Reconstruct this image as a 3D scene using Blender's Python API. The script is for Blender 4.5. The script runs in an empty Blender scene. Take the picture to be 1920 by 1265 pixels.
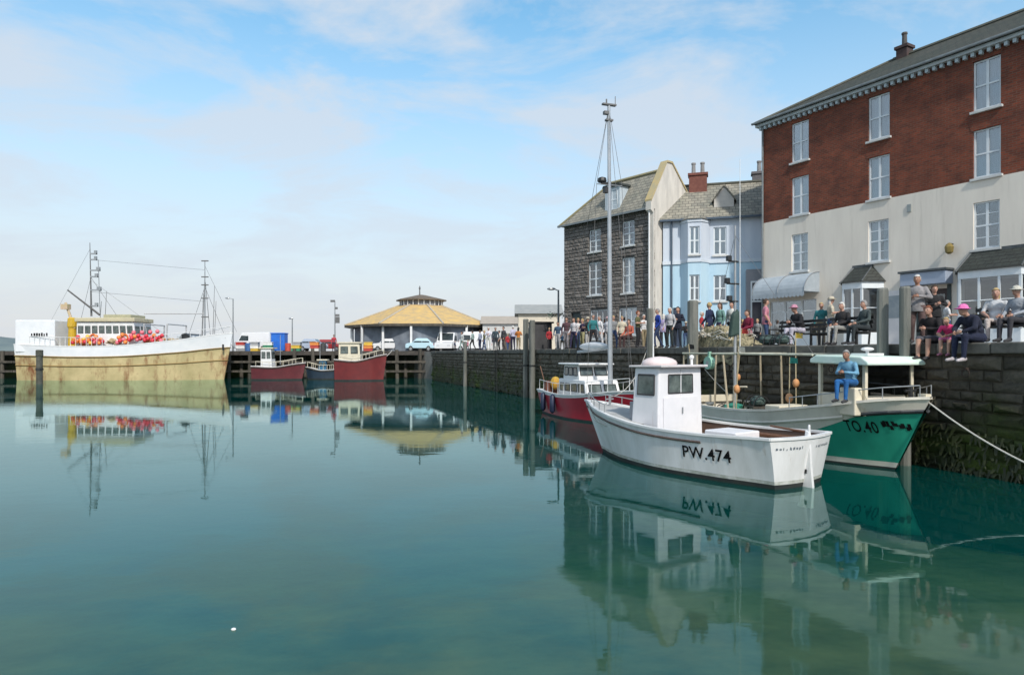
import bpy, bmesh, math, random
import numpy as np
from mathutils import Vector, Matrix, noise as mnoise
R = math.radians
random.seed(7)
scene = bpy.context.scene
col = scene.collection

# ------------------------------------------------------------------ camera, sky, sun, exposure
EYE = 2.7
cam_d = bpy.data.cameras.new('camera'); cam = bpy.data.objects.new('camera', cam_d); col.objects.link(cam)
cam.location = (0, 0, EYE); cam.rotation_euler = (R(90), 0, 0)
cam_d.sensor_width = 36; cam_d.lens = 24.0; cam_d.shift_y = 29.5/1920
cam_d.clip_start = 0.1; cam_d.clip_end = 9000
scene.camera = cam

SUN_EL, SUN_X, SUN_Y = 42.0, 0.30, -0.95        # the sun stands behind the camera to the right
world = bpy.data.worlds.new('World'); scene.world = world; world.use_nodes = True
wn = world.node_tree.nodes; wl = world.node_tree.links; wn.clear()
def N(t, **k):
    n = wn.new(t)
    for a, b in k.items(): setattr(n, a, b)
    return n
sky = N('ShaderNodeTexSky', sky_type='NISHITA', sun_disc=False)
sky.sun_elevation = R(SUN_EL); sky.sun_rotation = math.atan2(SUN_X, SUN_Y)
sky.air_density = 1.0; sky.dust_density = 1.1; sky.ozone_density = 1.4; sky.altitude = 0
tc = N('ShaderNodeTexCoord'); sep = N('ShaderNodeSeparateXYZ'); wl.new(tc.outputs['Generated'], sep.inputs[0])
zm = N('ShaderNodeMath', operation='MAXIMUM'); wl.new(sep.outputs['Z'], zm.inputs[0]); zm.inputs[1].default_value = 0.0
za = N('ShaderNodeMath', operation='ADD'); wl.new(zm.outputs[0], za.inputs[0]); za.inputs[1].default_value = 0.16
dx = N('ShaderNodeMath', operation='DIVIDE'); wl.new(sep.outputs['X'], dx.inputs[0]); wl.new(za.outputs[0], dx.inputs[1])
dy = N('ShaderNodeMath', operation='DIVIDE'); wl.new(sep.outputs['Y'], dy.inputs[0]); wl.new(za.outputs[0], dy.inputs[1])
cmb = N('ShaderNodeCombineXYZ'); wl.new(dx.outputs[0], cmb.inputs[0]); wl.new(dy.outputs[0], cmb.inputs[1])
mp = N('ShaderNodeMapping'); mp.inputs['Location'].default_value = (1.75, 0.6, 0.35); mp.inputs['Scale'].default_value = (0.8, 1.0, 1)
wl.new(cmb.outputs[0], mp.inputs[0])
n1 = N('ShaderNodeTexNoise'); n1.inputs['Scale'].default_value = 1.9; n1.inputs['Detail'].default_value = 9; n1.inputs['Roughness'].default_value = 0.6
n1.inputs['Distortion'].default_value = 0.35
wl.new(mp.outputs[0], n1.inputs['Vector'])
r1 = N('ShaderNodeValToRGB'); r1.color_ramp.elements[0].position = 0.43; r1.color_ramp.elements[1].position = 0.60
r1.color_ramp.elements[1].color = (1, 1, 1, 1)
wl.new(n1.outputs['Fac'], r1.inputs[0])
# thin white veil that thickens towards the horizon
hz = N('ShaderNodeMapRange'); wl.new(zm.outputs[0], hz.inputs['Value'])
hz.inputs['From Min'].default_value = 0.0; hz.inputs['From Max'].default_value = 0.54
hz.inputs['To Min'].default_value = 0.96; hz.inputs['To Max'].default_value = 0.0
hz.interpolation_type = 'SMOOTHSTEP'
mixc = N('ShaderNodeMixRGB'); wl.new(hz.outputs[0], mixc.inputs['Fac'])
satn = N('ShaderNodeHueSaturation'); satn.inputs['Hue'].default_value = 0.479; satn.inputs['Saturation'].default_value = 1.22; satn.inputs['Value'].default_value = 1.25
wl.new(sky.outputs[0], satn.inputs['Color'])
wl.new(satn.outputs[0], mixc.inputs['Color1']); mixc.inputs['Color2'].default_value = (3.55, 3.68, 3.86, 1)
bg = N('ShaderNodeBackground'); bg.inputs['Strength'].default_value = 0.15
mixd = N('ShaderNodeMixRGB'); ih = N('ShaderNodeMath', operation='MULTIPLY_ADD'); wl.new(hz.outputs[0], ih.inputs[0]); ih.inputs[1].default_value = -0.62; ih.inputs[2].default_value = 1.0; cf = N('ShaderNodeMath', operation='MULTIPLY'); wl.new(r1.outputs['Color'], cf.inputs[0]); wl.new(ih.outputs[0], cf.inputs[1]); wl.new(cf.outputs[0], mixd.inputs['Fac']); wl.new(mixc.outputs[0], mixd.inputs['Color1']); mixd.inputs['Color2'].default_value = (3.4, 3.75, 4.2, 1)
wl.new(mixd.outputs[0], bg.inputs['Color'])
wo = N('ShaderNodeOutputWorld'); wl.new(bg.outputs[0], wo.inputs['Surface'])

sun_d = bpy.data.lights.new('sun', 'SUN'); sun_d.energy = 2.6; sun_d.angle = R(2.5); sun_d.color = (1.0, 0.94, 0.85)
sun = bpy.data.objects.new('sun', sun_d); col.objects.link(sun)
_h = math.cos(R(SUN_EL))/math.hypot(SUN_X, SUN_Y)
sun.rotation_euler = Vector((SUN_X*_h, SUN_Y*_h, math.sin(R(SUN_EL)))).to_track_quat('Z', 'Y').to_euler()
scene.view_settings.view_transform = 'Standard'; scene.view_settings.look = 'None'
scene.view_settings.exposure = 0.4; scene.view_settings.gamma = 1.0
scene.cycles.max_bounces = 8; scene.cycles.transparent_max_bounces = 12; scene.cycles.use_denoising = True
scene.cycles.caustics_reflective = False; scene.cycles.caustics_refractive = False
scene.cycles.sample_clamp_indirect = 4.0

# ------------------------------------------------------------------ materials
MATS = {}
def lin(c): return tuple(c) + (1,) if len(c) == 3 else tuple(c)
def mat(name, c1, c2=None, scale=3.0, rough=0.6, bump=0.0, metal=0.0, detail=5, spec=0.5, stretch=(1,1,1), rand=0.0, coat=0.0, lo=0.35, hi=0.65):
    """principled material: two colours mixed by noise in object space, optional bump and per-object variation"""
    if name in MATS: return MATS[name]
    m = bpy.data.materials.new(name); m.use_nodes = True; nt = m.node_tree; b = nt.nodes['Principled BSDF']
    b.inputs['Roughness'].default_value = rough; b.inputs['Metallic'].default_value = metal
    b.inputs['Specular IOR Level'].default_value = spec; b.inputs['Coat Weight'].default_value = coat
    if c2 is None: c2 = tuple(x*0.82 for x in c1)
    t = nt.nodes.new('ShaderNodeTexCoord'); mpn = nt.nodes.new('ShaderNodeMapping'); mpn.inputs['Scale'].default_value = stretch
    nt.links.new(t.outputs['Object'], mpn.inputs[0])
    n = nt.nodes.new('ShaderNodeTexNoise'); n.inputs['Scale'].default_value = scale; n.inputs['Detail'].default_value = detail
    n.inputs['Roughness'].default_value = 0.62
    r = nt.nodes.new('ShaderNodeValToRGB'); r.color_ramp.elements[0].position = lo; r.color_ramp.elements[1].position = hi
    r.color_ramp.elements[0].color = lin(c1); r.color_ramp.elements[1].color = lin(c2)
    nt.links.new(n.outputs['Fac'], r.inputs[0]); out = r.outputs[0]
    if rand:
        oi = nt.nodes.new('ShaderNodeObjectInfo'); va = nt.nodes.new('ShaderNodeVectorMath'); va.operation = 'ADD'
        sc = nt.nodes.new('ShaderNodeMath'); sc.operation = 'MULTIPLY'; sc.inputs[1].default_value = 40
        nt.links.new(oi.outputs['Random'], sc.inputs[0]); nt.links.new(mpn.outputs[0], va.inputs[0]); nt.links.new(sc.outputs[0], va.inputs[1])
        nt.links.new(va.outputs[0], n.inputs['Vector'])
        mr = nt.nodes.new('ShaderNodeMapRange'); mr.inputs['To Min'].default_value = 1-rand; mr.inputs['To Max'].default_value = 1+rand
        nt.links.new(oi.outputs['Random'], mr.inputs['Value'])
        hs = nt.nodes.new('ShaderNodeHueSaturation'); nt.links.new(mr.outputs[0], hs.inputs['Value']); nt.links.new(out, hs.inputs['Color']); out = hs.outputs[0]
    else:
        nt.links.new(mpn.outputs[0], n.inputs['Vector'])
    nt.links.new(out, b.inputs['Base Color'])
    if bump:
        n2 = nt.nodes.new('ShaderNodeTexNoise'); n2.inputs['Scale'].default_value = scale*4; n2.inputs['Detail'].default_value = 4
        nt.links.new(mpn.outputs[0], n2.inputs['Vector'])
        bp = nt.nodes.new('ShaderNodeBump'); bp.inputs['Strength'].default_value = 0.6; bp.inputs['Distance'].default_value = bump
        nt.links.new(n2.outputs['Fac'], bp.inputs['Height']); nt.links.new(bp.outputs[0], b.inputs['Normal'])
    MATS[name] = m
    return m

def brick_mat(name, c1, c2, mortar, bw, rh, ms, big, rough=0.85, bump=0.006, sx='X', sz='Z', dirt=None):
    if name in MATS: return MATS[name]
    m = bpy.data.materials.new(name); m.use_nodes = True; nt = m.node_tree; b = nt.nodes['Principled BSDF']; b.inputs['Roughness'].default_value = rough
    t = nt.nodes.new('ShaderNodeTexCoord'); s = nt.nodes.new('ShaderNodeSeparateXYZ'); nt.links.new(t.outputs['Object'], s.inputs[0])
    c = nt.nodes.new('ShaderNodeCombineXYZ'); nt.links.new(s.outputs[sx], c.inputs[0]); nt.links.new(s.outputs[sz], c.inputs[1])
    k = nt.nodes.new('ShaderNodeTexBrick'); k.inputs['Scale'].default_value = 1; k.inputs['Brick Width'].default_value = bw; k.inputs['Row Height'].default_value = rh
    k.inputs['Mortar Size'].default_value = ms; k.inputs['Mortar Smooth'].default_value = 0.2
    k.inputs['Color1'].default_value = lin(c1); k.inputs['Color2'].default_value = lin(c2); k.inputs['Mortar'].default_value = lin(mortar)
    nt.links.new(c.outputs[0], k.inputs['Vector'])
    n = nt.nodes.new('ShaderNodeTexNoise'); n.inputs['Scale'].default_value = big; n.inputs['Detail'].default_value = 8; n.inputs['Roughness'].default_value = 0.7
    nt.links.new(t.outputs['Object'], n.inputs['Vector'])
    r = nt.nodes.new('ShaderNodeValToRGB'); r.color_ramp.elements[0].position = 0.3; r.color_ramp.elements[1].position = 0.72
    r.color_ramp.elements[0].color = lin(dirt or (0.62, 0.55, 0.55)); r.color_ramp.elements[1].color = (1.45, 1.3, 1.1, 1)
    nt.links.new(n.outputs['Fac'], r.inputs[0])
    x = nt.nodes.new('ShaderNodeMixRGB'); x.blend_type = 'MULTIPLY'; x.inputs['Fac'].default_value = 0.9
    nt.links.new(k.outputs['Color'], x.inputs['Color1']); nt.links.new(r.outputs[0], x.inputs['Color2']); nt.links.new(x.outputs[0], b.inputs['Base Color'])
    bp = nt.nodes.new('ShaderNodeBump'); bp.inputs['Distance'].default_value = bump; bp.invert = True
    nt.links.new(k.outputs['Fac'], bp.inputs['Height']); nt.links.new(bp.outputs[0], b.inputs['Normal'])
    MATS[name] = m
    return m

def glass_mat(name, tint=(0.80, 0.86, 0.88), gloss=0.14):
    if name in MATS: return MATS[name]
    m = bpy.data.materials.new(name); m.use_nodes = True; nt = m.node_tree; nt.nodes.remove(nt.nodes['Principled BSDF'])
    o = nt.nodes['Material Output']; tr = nt.nodes.new('ShaderNodeBsdfTransparent'); tr.inputs[0].default_value = lin(tint)
    g = nt.nodes.new('ShaderNodeBsdfGlossy'); g.inputs['Roughness'].default_value = 0.03; g.inputs[0].default_value = (0.95, 0.97, 1, 1)
    lw = nt.nodes.new('ShaderNodeFresnel'); lw.inputs['IOR'].default_value = 1.5
    a = nt.nodes.new('ShaderNodeMath'); a.operation = 'ADD'; a.use_clamp = True; a.inputs[1].default_value = gloss; nt.links.new(lw.outputs[0], a.inputs[0])
    x = nt.nodes.new('ShaderNodeMixShader'); nt.links.new(a.outputs[0], x.inputs[0]); nt.links.new(tr.outputs[0], x.inputs[1]); nt.links.new(g.outputs[0], x.inputs[2])
    nt.links.new(x.outputs[0], o.inputs['Surface']); MATS[name] = m
    return m

def tide_mat(name, rand=0.4):
    """granite quay stone: grey above, green weed and wet brown-black below the tide line (a real band of growth, by height)"""
    if name in MATS: return MATS[name]
    m = bpy.data.materials.new(name); m.use_nodes = True; nt = m.node_tree; b = nt.nodes['Principled BSDF']; b.inputs['Roughness'].default_value = 0.8
    g = nt.nodes.new('ShaderNodeNewGeometry'); s = nt.nodes.new('ShaderNodeSeparateXYZ'); nt.links.new(g.outputs['Position'], s.inputs[0])
    n = nt.nodes.new('ShaderNodeTexNoise'); n.inputs['Scale'].default_value = 0.9; n.inputs['Detail'].default_value = 6; nt.links.new(g.outputs['Position'], n.inputs['Vector'])
    ml = nt.nodes.new('ShaderNodeMath'); ml.operation = 'MULTIPLY_ADD'; ml.inputs[1].default_value = 3.2; ml.inputs[2].default_value = -1.6
    nt.links.new(n.outputs['Fac'], ml.inputs[0])
    ad = nt.nodes.new('ShaderNodeMath'); ad.operation = 'ADD'; nt.links.new(s.outputs['Z'], ad.inputs[0]); nt.links.new(ml.outputs[0], ad.inputs[1])
    mr = nt.nodes.new('ShaderNodeMapRange'); mr.inputs['From Min'].default_value = -0.3; mr.inputs['From Max'].default_value = 3.0; nt.links.new(ad.outputs[0], mr.inputs['Value'])
    r = nt.nodes.new('ShaderNodeValToRGB'); e = r.color_ramp.elements
    e[0].position = 0.0; e[0].color = (0.016, 0.020, 0.008, 1); e[1].position = 1.0; e[1].color = (0.12, 0.105, 0.082, 1)
    for p, c in ((0.25, (0.042, 0.066, 0.005)), (0.42, (0.042, 0.046, 0.016)), (0.6, (0.070, 0.062, 0.044))):
        k = e.new(p); k.color = lin(c)
    nt.links.new(mr.outputs[0], r.inputs[0])
    oi = nt.nodes.new('ShaderNodeObjectInfo'); m2 = nt.nodes.new('ShaderNodeMapRange'); m2.inputs['To Min'].default_value = 1-rand; m2.inputs['To Max'].default_value = 1+rand
    nt.links.new(oi.outputs['Random'], m2.inputs['Value']); hs = nt.nodes.new('ShaderNodeHueSaturation'); nt.links.new(m2.outputs[0], hs.inputs['Value'])
    n3 = nt.nodes.new('ShaderNodeTexNoise'); n3.inputs['Scale'].default_value = 7; n3.inputs['Detail'].default_value = 8; n3.inputs['Roughness'].default_value = 0.75; nt.links.new(g.outputs['Position'], n3.inputs['Vector'])
    r3 = nt.nodes.new('ShaderNodeValToRGB'); r3.color_ramp.elements[0].position = 0.3; r3.color_ramp.elements[1].position = 0.7; r3.color_ramp.elements[0].color = (0.5, 0.5, 0.5, 1); r3.color_ramp.elements[1].color = (1.4, 1.35, 1.3, 1)
    nt.links.new(n3.outputs['Fac'], r3.inputs[0])
    x = nt.nodes.new('ShaderNodeMixRGB'); x.blend_type = 'MULTIPLY'; x.inputs['Fac'].default_value = 1; nt.links.new(r.outputs[0], x.inputs['Color1']); nt.links.new(r3.outputs[0], x.inputs['Color2'])
    nt.links.new(x.outputs[0], hs.inputs['Color']); nt.links.new(hs.outputs[0], b.inputs['Base Color'])
    bp = nt.nodes.new('ShaderNodeBump'); bp.inputs['Distance'].default_value = 0.03; bp.inputs['Strength'].default_value = 0.8
    nt.links.new(n3.outputs['Fac'], bp.inputs['Height']); nt.links.new(bp.outputs[0], b.inputs['Normal'])
    MATS[name] = m
    return m

def streaks(m, colr, sx=2.0, sz=.2, lo=.55, hi=.72, amt=.8, scale=1.5):
    """stains that run down a surface: narrow vertical patches of another colour"""
    nt = m.node_tree; b = nt.nodes['Principled BSDF']; src = b.inputs['Base Color'].links[0].from_socket
    t = nt.nodes.new('ShaderNodeTexCoord'); mpn = nt.nodes.new('ShaderNodeMapping'); mpn.inputs['Scale'].default_value = (sx, sx, sz); nt.links.new(t.outputs['Object'], mpn.inputs[0])
    n = nt.nodes.new('ShaderNodeTexNoise'); n.inputs['Scale'].default_value = scale; n.inputs['Detail'].default_value = 9; n.inputs['Roughness'].default_value = .68; nt.links.new(mpn.outputs[0], n.inputs['Vector'])
    r = nt.nodes.new('ShaderNodeValToRGB'); r.color_ramp.elements[0].position = lo; r.color_ramp.elements[1].position = hi; r.color_ramp.elements[1].color = (amt, amt, amt, 1); nt.links.new(n.outputs['Fac'], r.inputs[0])
    x = nt.nodes.new('ShaderNodeMixRGB'); nt.links.new(r.outputs[0], x.inputs['Fac']); nt.links.new(src, x.inputs['Color1']); x.inputs['Color2'].default_value = lin(colr); nt.links.new(x.outputs[0], b.inputs['Base Color'])
    return m
def plain(name, c, rough=0.55, **k): return mat(name, c, tuple(min(1, x*1.18+0.004) for x in c), rough=rough, **k)
M_white = mat('white_paint', (0.78, 0.78, 0.77), (0.66, 0.67, 0.67), 2.0, 0.42)
M_wood_dk = mat('dark_timber', (0.045, 0.04, 0.033), (0.10, 0.088, 0.07), 3, 0.85, 0.01, stretch=(1, 1, 0.15), rand=0.2)
M_pile = mat('weathered_pile', (0.085, 0.095, 0.085), (0.19, 0.19, 0.17), 4, 0.85, 0.012, stretch=(1, 1, 0.12), rand=0.15)
M_wood = mat('varnished_wood', (0.11, 0.045, 0.022), (0.17, 0.08, 0.04), 4, 0.4, stretch=(0.2, 1, 1))
M_black = mat('black_paint', (0.012, 0.013, 0.014), (0.025, 0.025, 0.026), 5, 0.5)
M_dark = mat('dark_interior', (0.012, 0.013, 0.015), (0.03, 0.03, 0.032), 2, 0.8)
M_steel = mat('grey_steel', (0.30, 0.32, 0.33), (0.42, 0.43, 0.44), 4, 0.4, metal=0.5)
M_cream = mat('cream_paint', (0.74, 0.68, 0.54), (0.62, 0.56, 0.43), 2, 0.5)
M_glass = glass_mat('window_glass')
M_glassd = glass_mat('boat_glass', (0.35, 0.42, 0.42), 0.1)
M_rope = mat('pale_rope', (0.62, 0.60, 0.54), (0.45, 0.43, 0.38), 30, 0.9)
M_tyre = plain('tyre_rubber', (0.02, 0.02, 0.021), 0.8)
M_wire = plain('wire', (0.12, 0.12, 0.12), 0.5)

# ------------------------------------------------------------------ mesh helpers
class MB:
    def __init__(s): s.v = []; s.f = []; s.m = []
    def add(s, vs, fs, mi=0):
        o = len(s.v); s.v += [tuple(v) for v in vs]; s.f += [tuple(i+o for i in f) for f in fs]; s.m += [mi]*len(fs); return s
    def box(s, x0, x1, y0, y1, z0, z1, mi=0, M=None):
        vs = [Vector((x, y, z)) for z in (z0, z1) for y in (y0, y1) for x in (x0, x1)]
        if M: vs = [M @ v for v in vs]
        return s.add(vs, [(0, 2, 3, 1), (4, 5, 7, 6), (0, 1, 5, 4), (2, 6, 7, 3), (0, 4, 6, 2), (1, 3, 7, 5)], mi)
    def prism(s, pts, a0, a1, plane='xz', mi=0):
        n = len(pts)
        def mk(p, a): return {'xz': (p[0], a, p[1]), 'yz': (a, p[0], p[1]), 'xy': (p[0], p[1], a)}[plane]
        vs = [mk(p, a0) for p in pts] + [mk(p, a1) for p in pts]
        return s.add(vs, [tuple(range(n))[::-1], tuple(range(n, 2*n))] + [(i, (i+1) % n, n+(i+1) % n, n+i) for i in range(n)], mi)
    def tube(s, p, q, r0, r1=None, n=8, mi=0, cap=True):
        p = Vector(p); q = Vector(q); r1 = r0 if r1 is None else r1
        d = (q-p).normalized(); a = d.cross((0, 0, 1) if abs(d.z) < .95 else (1, 0, 0)).normalized(); b = d.cross(a)
        vs = [c+(a*math.cos(2*math.pi*i/n)+b*math.sin(2*math.pi*i/n))*r for c, r in ((p, r0), (q, r1)) for i in range(n)]
        fs = [(i, (i+1) % n, n+(i+1) % n, n+i) for i in range(n)]
        if cap: fs += [tuple(range(n))[::-1], tuple(range(n, 2*n))]
        return s.add(vs, fs, mi)
    def path(s, pts, r, n=6, mi=0):
        for a, b in zip(pts, pts[1:]): s.tube(a, b, r, r, n, mi)
        return s
    def lathe(s, prof, c=(0, 0, 0), n=12, mi=0):
        vs = [(c[0]+r*math.cos(2*math.pi*i/n), c[1]+r*math.sin(2*math.pi*i/n), c[2]+z) for r, z in prof for i in range(n)]
        fs = [(k*n+i, k*n+(i+1) % n, (k+1)*n+(i+1) % n, (k+1)*n+i) for k in range(len(prof)-1) for i in range(n)]
        fs += [tuple(range(n))[::-1], tuple(range((len(prof)-1)*n, len(prof)*n))]
        return s.add(vs, fs, mi)
    def ell(s, c, r, nu=10, nv=7, mi=0, M=None, jit=0.0, seed=0):
        vs = []
        for j in range(nv+1):
            t = math.pi*j/nv
            for i in range(nu):
                p = 2*math.pi*i/nu; v = Vector((math.sin(t)*math.cos(p), math.sin(t)*math.sin(p), math.cos(t)))
                k = 1+jit*mnoise.noise(v*2.3+Vector((seed, seed*1.7, 0))) if jit else 1
                w = Vector((v.x*r[0]*k, v.y*r[1]*k, v.z*r[2]*k)); w = M @ w if M else w
                vs.append(w+Vector(c))
        fs = [(j*nu+i, (j+1)*nu+i, (j+1)*nu+(i+1) % nu, j*nu+(i+1) % nu) for j in range(nv) for i in range(nu)]
        return s.add(vs, fs, mi)
    def quad(s, a, b, c, d, mi=0): return s.add([a, b, c, d], [(0, 1, 2, 3)], mi)
    def mesh(s, name, mats):
        me = bpy.data.meshes.new(name); me.from_pydata(s.v, [], s.f)
        for m in (mats if isinstance(mats, (list, tuple)) else [mats]): me.materials.append(m)
        if any(s.m): me.polygons.foreach_set('material_index', s.m)
        return me
    def build(s, name, mats, parent=None, smooth=False, bevel=0.0, fix=True):
        me = s.mesh(name, mats)
        if fix:
            bm = bmesh.new(); bm.from_mesh(me); bmesh.ops.remove_doubles(bm, verts=bm.verts, dist=1e-5)
            bmesh.ops.recalc_face_normals(bm, faces=bm.faces); bm.to_mesh(me); bm.free()
        if smooth: me.polygons.foreach_set('use_smooth', [True]*len(me.polygons))
        o = bpy.data.objects.new(name, me); col.objects.link(o); o.parent = parent
        if bevel:
            b = o.modifiers.new('bevel', 'BEVEL'); b.width = bevel; b.segments = 2; b.limit_method = 'ANGLE'
        return o
def link(name, me, parent=None, loc=(0, 0, 0), rot=(0, 0, 0), sc=(1, 1, 1)):
    o = bpy.data.objects.new(name, me); col.objects.link(o); o.parent = parent; o.location = loc; o.rotation_euler = rot; o.scale = sc; return o
def tag(o, label=None, cat=None, group=None, kind=None):
    for k, v in (('label', label), ('category', cat), ('group', group), ('kind', kind)):
        if v: o[k] = v
    return o
def thing(name, label, cat, loc=(0, 0, 0), rz=0.0, group=None):
    o = bpy.data.objects.new(name, None); col.objects.link(o); o.location = loc; o.rotation_euler = (0, 0, rz); o.empty_display_size = 0.2
    return tag(o, label, cat, group)
def copy_tree(o, parent=None):
    c = o.copy(); col.objects.link(c); c.parent = parent
    for ch in list(o.children): copy_tree(ch, c)
    return c
def gx(px, Y): return (px-960)/1280*Y
def gz(py, Y): return EYE+(662-py)/1280*Y

# the quay edge: a straight line from the right foreground to the far jetty
W0 = Vector((10.6, 14.1, 0)); QD = Vector((-18.7, 55, 0)).normalized(); QN = Vector((-QD.y, QD.x, 0))  # QN points to the water
QZ = 2.93
def Q(s, off=0.0, z=QZ): p = W0+QD*s-QN*off; return Vector((p.x, p.y, z))
def qs(px, off=0.0):
    r = (px-960)/1280; b = W0-QN*off
    return (r*b.y-b.x)/(QD.x-r*QD.y)
QROT = math.atan2(QD.y, QD.x)

# ------------------------------------------------------------------ water, bed, ground
def water_material():
    m = bpy.data.materials.new('harbour_water'); m.use_nodes = True; nt = m.node_tree; nt.nodes.remove(nt.nodes['Principled BSDF']); o = nt.nodes['Material Output']
    g = nt.nodes.new('ShaderNodeNewGeometry'); mp = nt.nodes.new('ShaderNodeMapping'); mp.inputs['Scale'].default_value = (0.9, 1.6, 1); nt.links.new(g.outputs['Position'], mp.inputs[0])
    n = nt.nodes.new('ShaderNodeTexNoise'); n.inputs['Scale'].default_value = 1.3; n.inputs['Detail'].default_value = 3; nt.links.new(mp.outputs[0], n.inputs['Vector'])
    bp = nt.nodes.new('ShaderNodeBump'); bp.inputs['Strength'].default_value = 0.5; bp.inputs['Distance'].default_value = 0.0034; nt.links.new(n.outputs['Fac'], bp.inputs['Height'])
    gl = nt.nodes.new('ShaderNodeBsdfGlossy'); gl.inputs['Roughness'].default_value = 0.02; n5 = nt.nodes.new('ShaderNodeTexNoise'); n5.inputs['Scale'].default_value = 0.11; n5.inputs['Detail'].default_value = 4; nt.links.new(mp.outputs[0], n5.inputs['Vector']); m5 = nt.nodes.new('ShaderNodeMapRange'); m5.inputs['From Min'].default_value = .4; m5.inputs['From Max'].default_value = .65; m5.inputs['To Min'].default_value = .012; m5.inputs['To Max'].default_value = .07; nt.links.new(n5.outputs['Fac'], m5.inputs['Value']); nt.links.new(m5.outputs[0], gl.inputs['Roughness']); gl.inputs[0].default_value = (0.78, 0.98, 0.98, 1); nt.links.new(bp.outputs[0], gl.inputs['Normal'])
    fr = nt.nodes.new('ShaderNodeFresnel'); fr.inputs['IOR'].default_value = 1.33; nt.links.new(bp.outputs[0], fr.inputs['Normal'])
    df = nt.nodes.new('ShaderNodeBsdfDiffuse'); df.inputs[0].default_value = (0.001, 0.145, 0.128, 1)
    tr = nt.nodes.new('ShaderNodeBsdfTransparent'); tr.inputs[0].default_value = (0.9, 1, 0.98, 1)
    body = nt.nodes.new('ShaderNodeMixShader'); body.inputs[0].default_value = 0.25
    nt.links.new(df.outputs[0], body.inputs[2]); nt.links.new(tr.outputs[0], body.inputs[1])
    x = nt.nodes.new('ShaderNodeMixShader'); nt.links.new(fr.outputs[0], x.inputs[0]); nt.links.new(body.outputs[0], x.inputs[1]); nt.links.new(gl.outputs[0], x.inputs[2])
    nt.links.new(x.outputs[0], o.inputs['Surface'])
    va = nt.nodes.new('ShaderNodeVolumeAbsorption'); va.inputs['Color'].default_value = (0.30, 0.62, 0.45, 1); va.inputs['Density'].default_value = 0.30
    nt.links.new(va.outputs[0], o.inputs['Volume'])
    return m
w = MB().box(-2500, 2500, -60, 5000, -9, 0).build('water', water_material()); tag(w, kind='structure')
M_bed = mat('harbour_sand', (0.46, 0.32, 0.13), (0.21, 0.15, 0.06), 0.7, 0.95, 0.02, detail=9)
bed = MB(); xs = np.linspace(-60, 60, 81); ys = np.concatenate([np.linspace(-10, 30, 61), np.linspace(34, 90, 10)])
for y in ys:
    for x in xs:
        t = max(0, y-0.26*x-3.0)
        z = -0.12-4.9*(1-math.exp(-t*.19/4.9))+0.10*mnoise.noise((x*0.35, y*0.35, 1.3))+0.03*mnoise.noise((x*1.7, y*1.7, 4.3))
        bed.v.append((x, y, z))
nx = len(xs)
bed.f = [(j*nx+i, j*nx+i+1, (j+1)*nx+i+1, (j+1)*nx+i) for j in range(len(ys)-1) for i in range(nx-1)]; bed.m = [0]*len(bed.f)
tag(bed.build('harbour_bed', M_bed, smooth=True, fix=False), kind='structure')

M_pave = mat('quay_paving', (0.20, 0.19, 0.17), (0.28, 0.26, 0.23), 1.5, 0.9, 0.01)
qa = Q(-30, 0.5); qb = Q(58.3, 0.5)
g = MB().prism([(qa.x, qa.y), (qb.x, qb.y), (-11.0, 76.2), (-420, 76.2), (-420, 900), (700, 900), (700, -12), (qa.x+3, -12)], -2.0, 2.876, 'xy')
tag(g.build('quay_pavement', M_pave), kind='structure')
# far hills across the estuary
hill = MB(); pts = []
hx = np.linspace(-2600, 2600, 140)
for i, x in enumerate(hx):
    d = 2300
    h = 55+38*mnoise.noise((x*0.0016, 3.1, 0))+14*mnoise.noise((x*0.006, 9.1, 0))
    h *= max(0.10, min(1, (-x-1350)/500+0.25))
    pts.append((x, d, max(2, h)))
for x, d, h in pts: hill.v += [(x, d, -1), (x, d+160, h*0.7), (x, d+420, h), (x, d+900, -1)]
for i in range(len(pts)-1):
    for k in range(3): hill.f.append((4*i+k, 4*i+4+k, 4*i+5+k, 4*i+1+k)); hill.m.append(0)
tag(hill.build('hills', mat('far_hill', (0.10, 0.14, 0.15), (0.16, 0.20, 0.19), 0.01, 0.95), smooth=True, fix=False), kind='structure')

# ------------------------------------------------------------------ quay wall of stones
M_stone = tide_mat('quay_stone')
wall = thing('quay_wall', 'long granite quay wall with green weed above the water', 'wall', Q(0, 0, 0), QROT)
MB().box(-14, 58.3, -2.0, -0.10, -4.5, 2.83).build('core', tide_mat('quay_mortar', 0.0), wall)   # local y+ = water side
def stone_mesh(name, m, rng, jit=0.05):
    b = MB(); c = []
    e = 0.06
    for (sx, sz) in ((-1, -1), (1, -1), (1, 1), (-1, 1)):
        c.append((sx*0.5, 0, sz*0.5))
    fr = [(sx*(0.5-e-rng.random()*jit), 0.5+rng.uniform(-.12, .12), sz*(0.5-e*1.6-rng.random()*jit*1.5)) for (sx, sz) in ((-1, -1), (1, -1), (1, 1), (-1, 1))]
    md = [(sx*(0.5-0.015), 0.30, sz*(0.5-0.03)) for (sx, sz) in ((-1, -1), (1, -1), (1, 1), (-1, 1))]
    b.v = c+md+fr+[(rng.uniform(-.1, .1), 0.62, rng.uniform(-.1, .1))]
    b.f = [(i, (i+1) % 4, 4+(i+1) % 4, 4+i) for i in range(4)]+[(4+i, 4+(i+1) % 4, 8+(i+1) % 4, 8+i) for i in range(4)]+[(8+i, 8+(i+1) % 4, 12) for i in range(4)]
    b.m = [0]*len(b.f)
    me = b.mesh(name, m)
    bm = bmesh.new(); bm.from_mesh(me); bmesh.ops.recalc_face_normals(bm, faces=bm.faces); bm.to_mesh(me); bm.free()
    return me
rng = random.Random(3)
st_meshes = [stone_mesh('stone', M_stone, rng, .12) for _ in range(10)]
cells = []
z = -0.55
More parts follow.
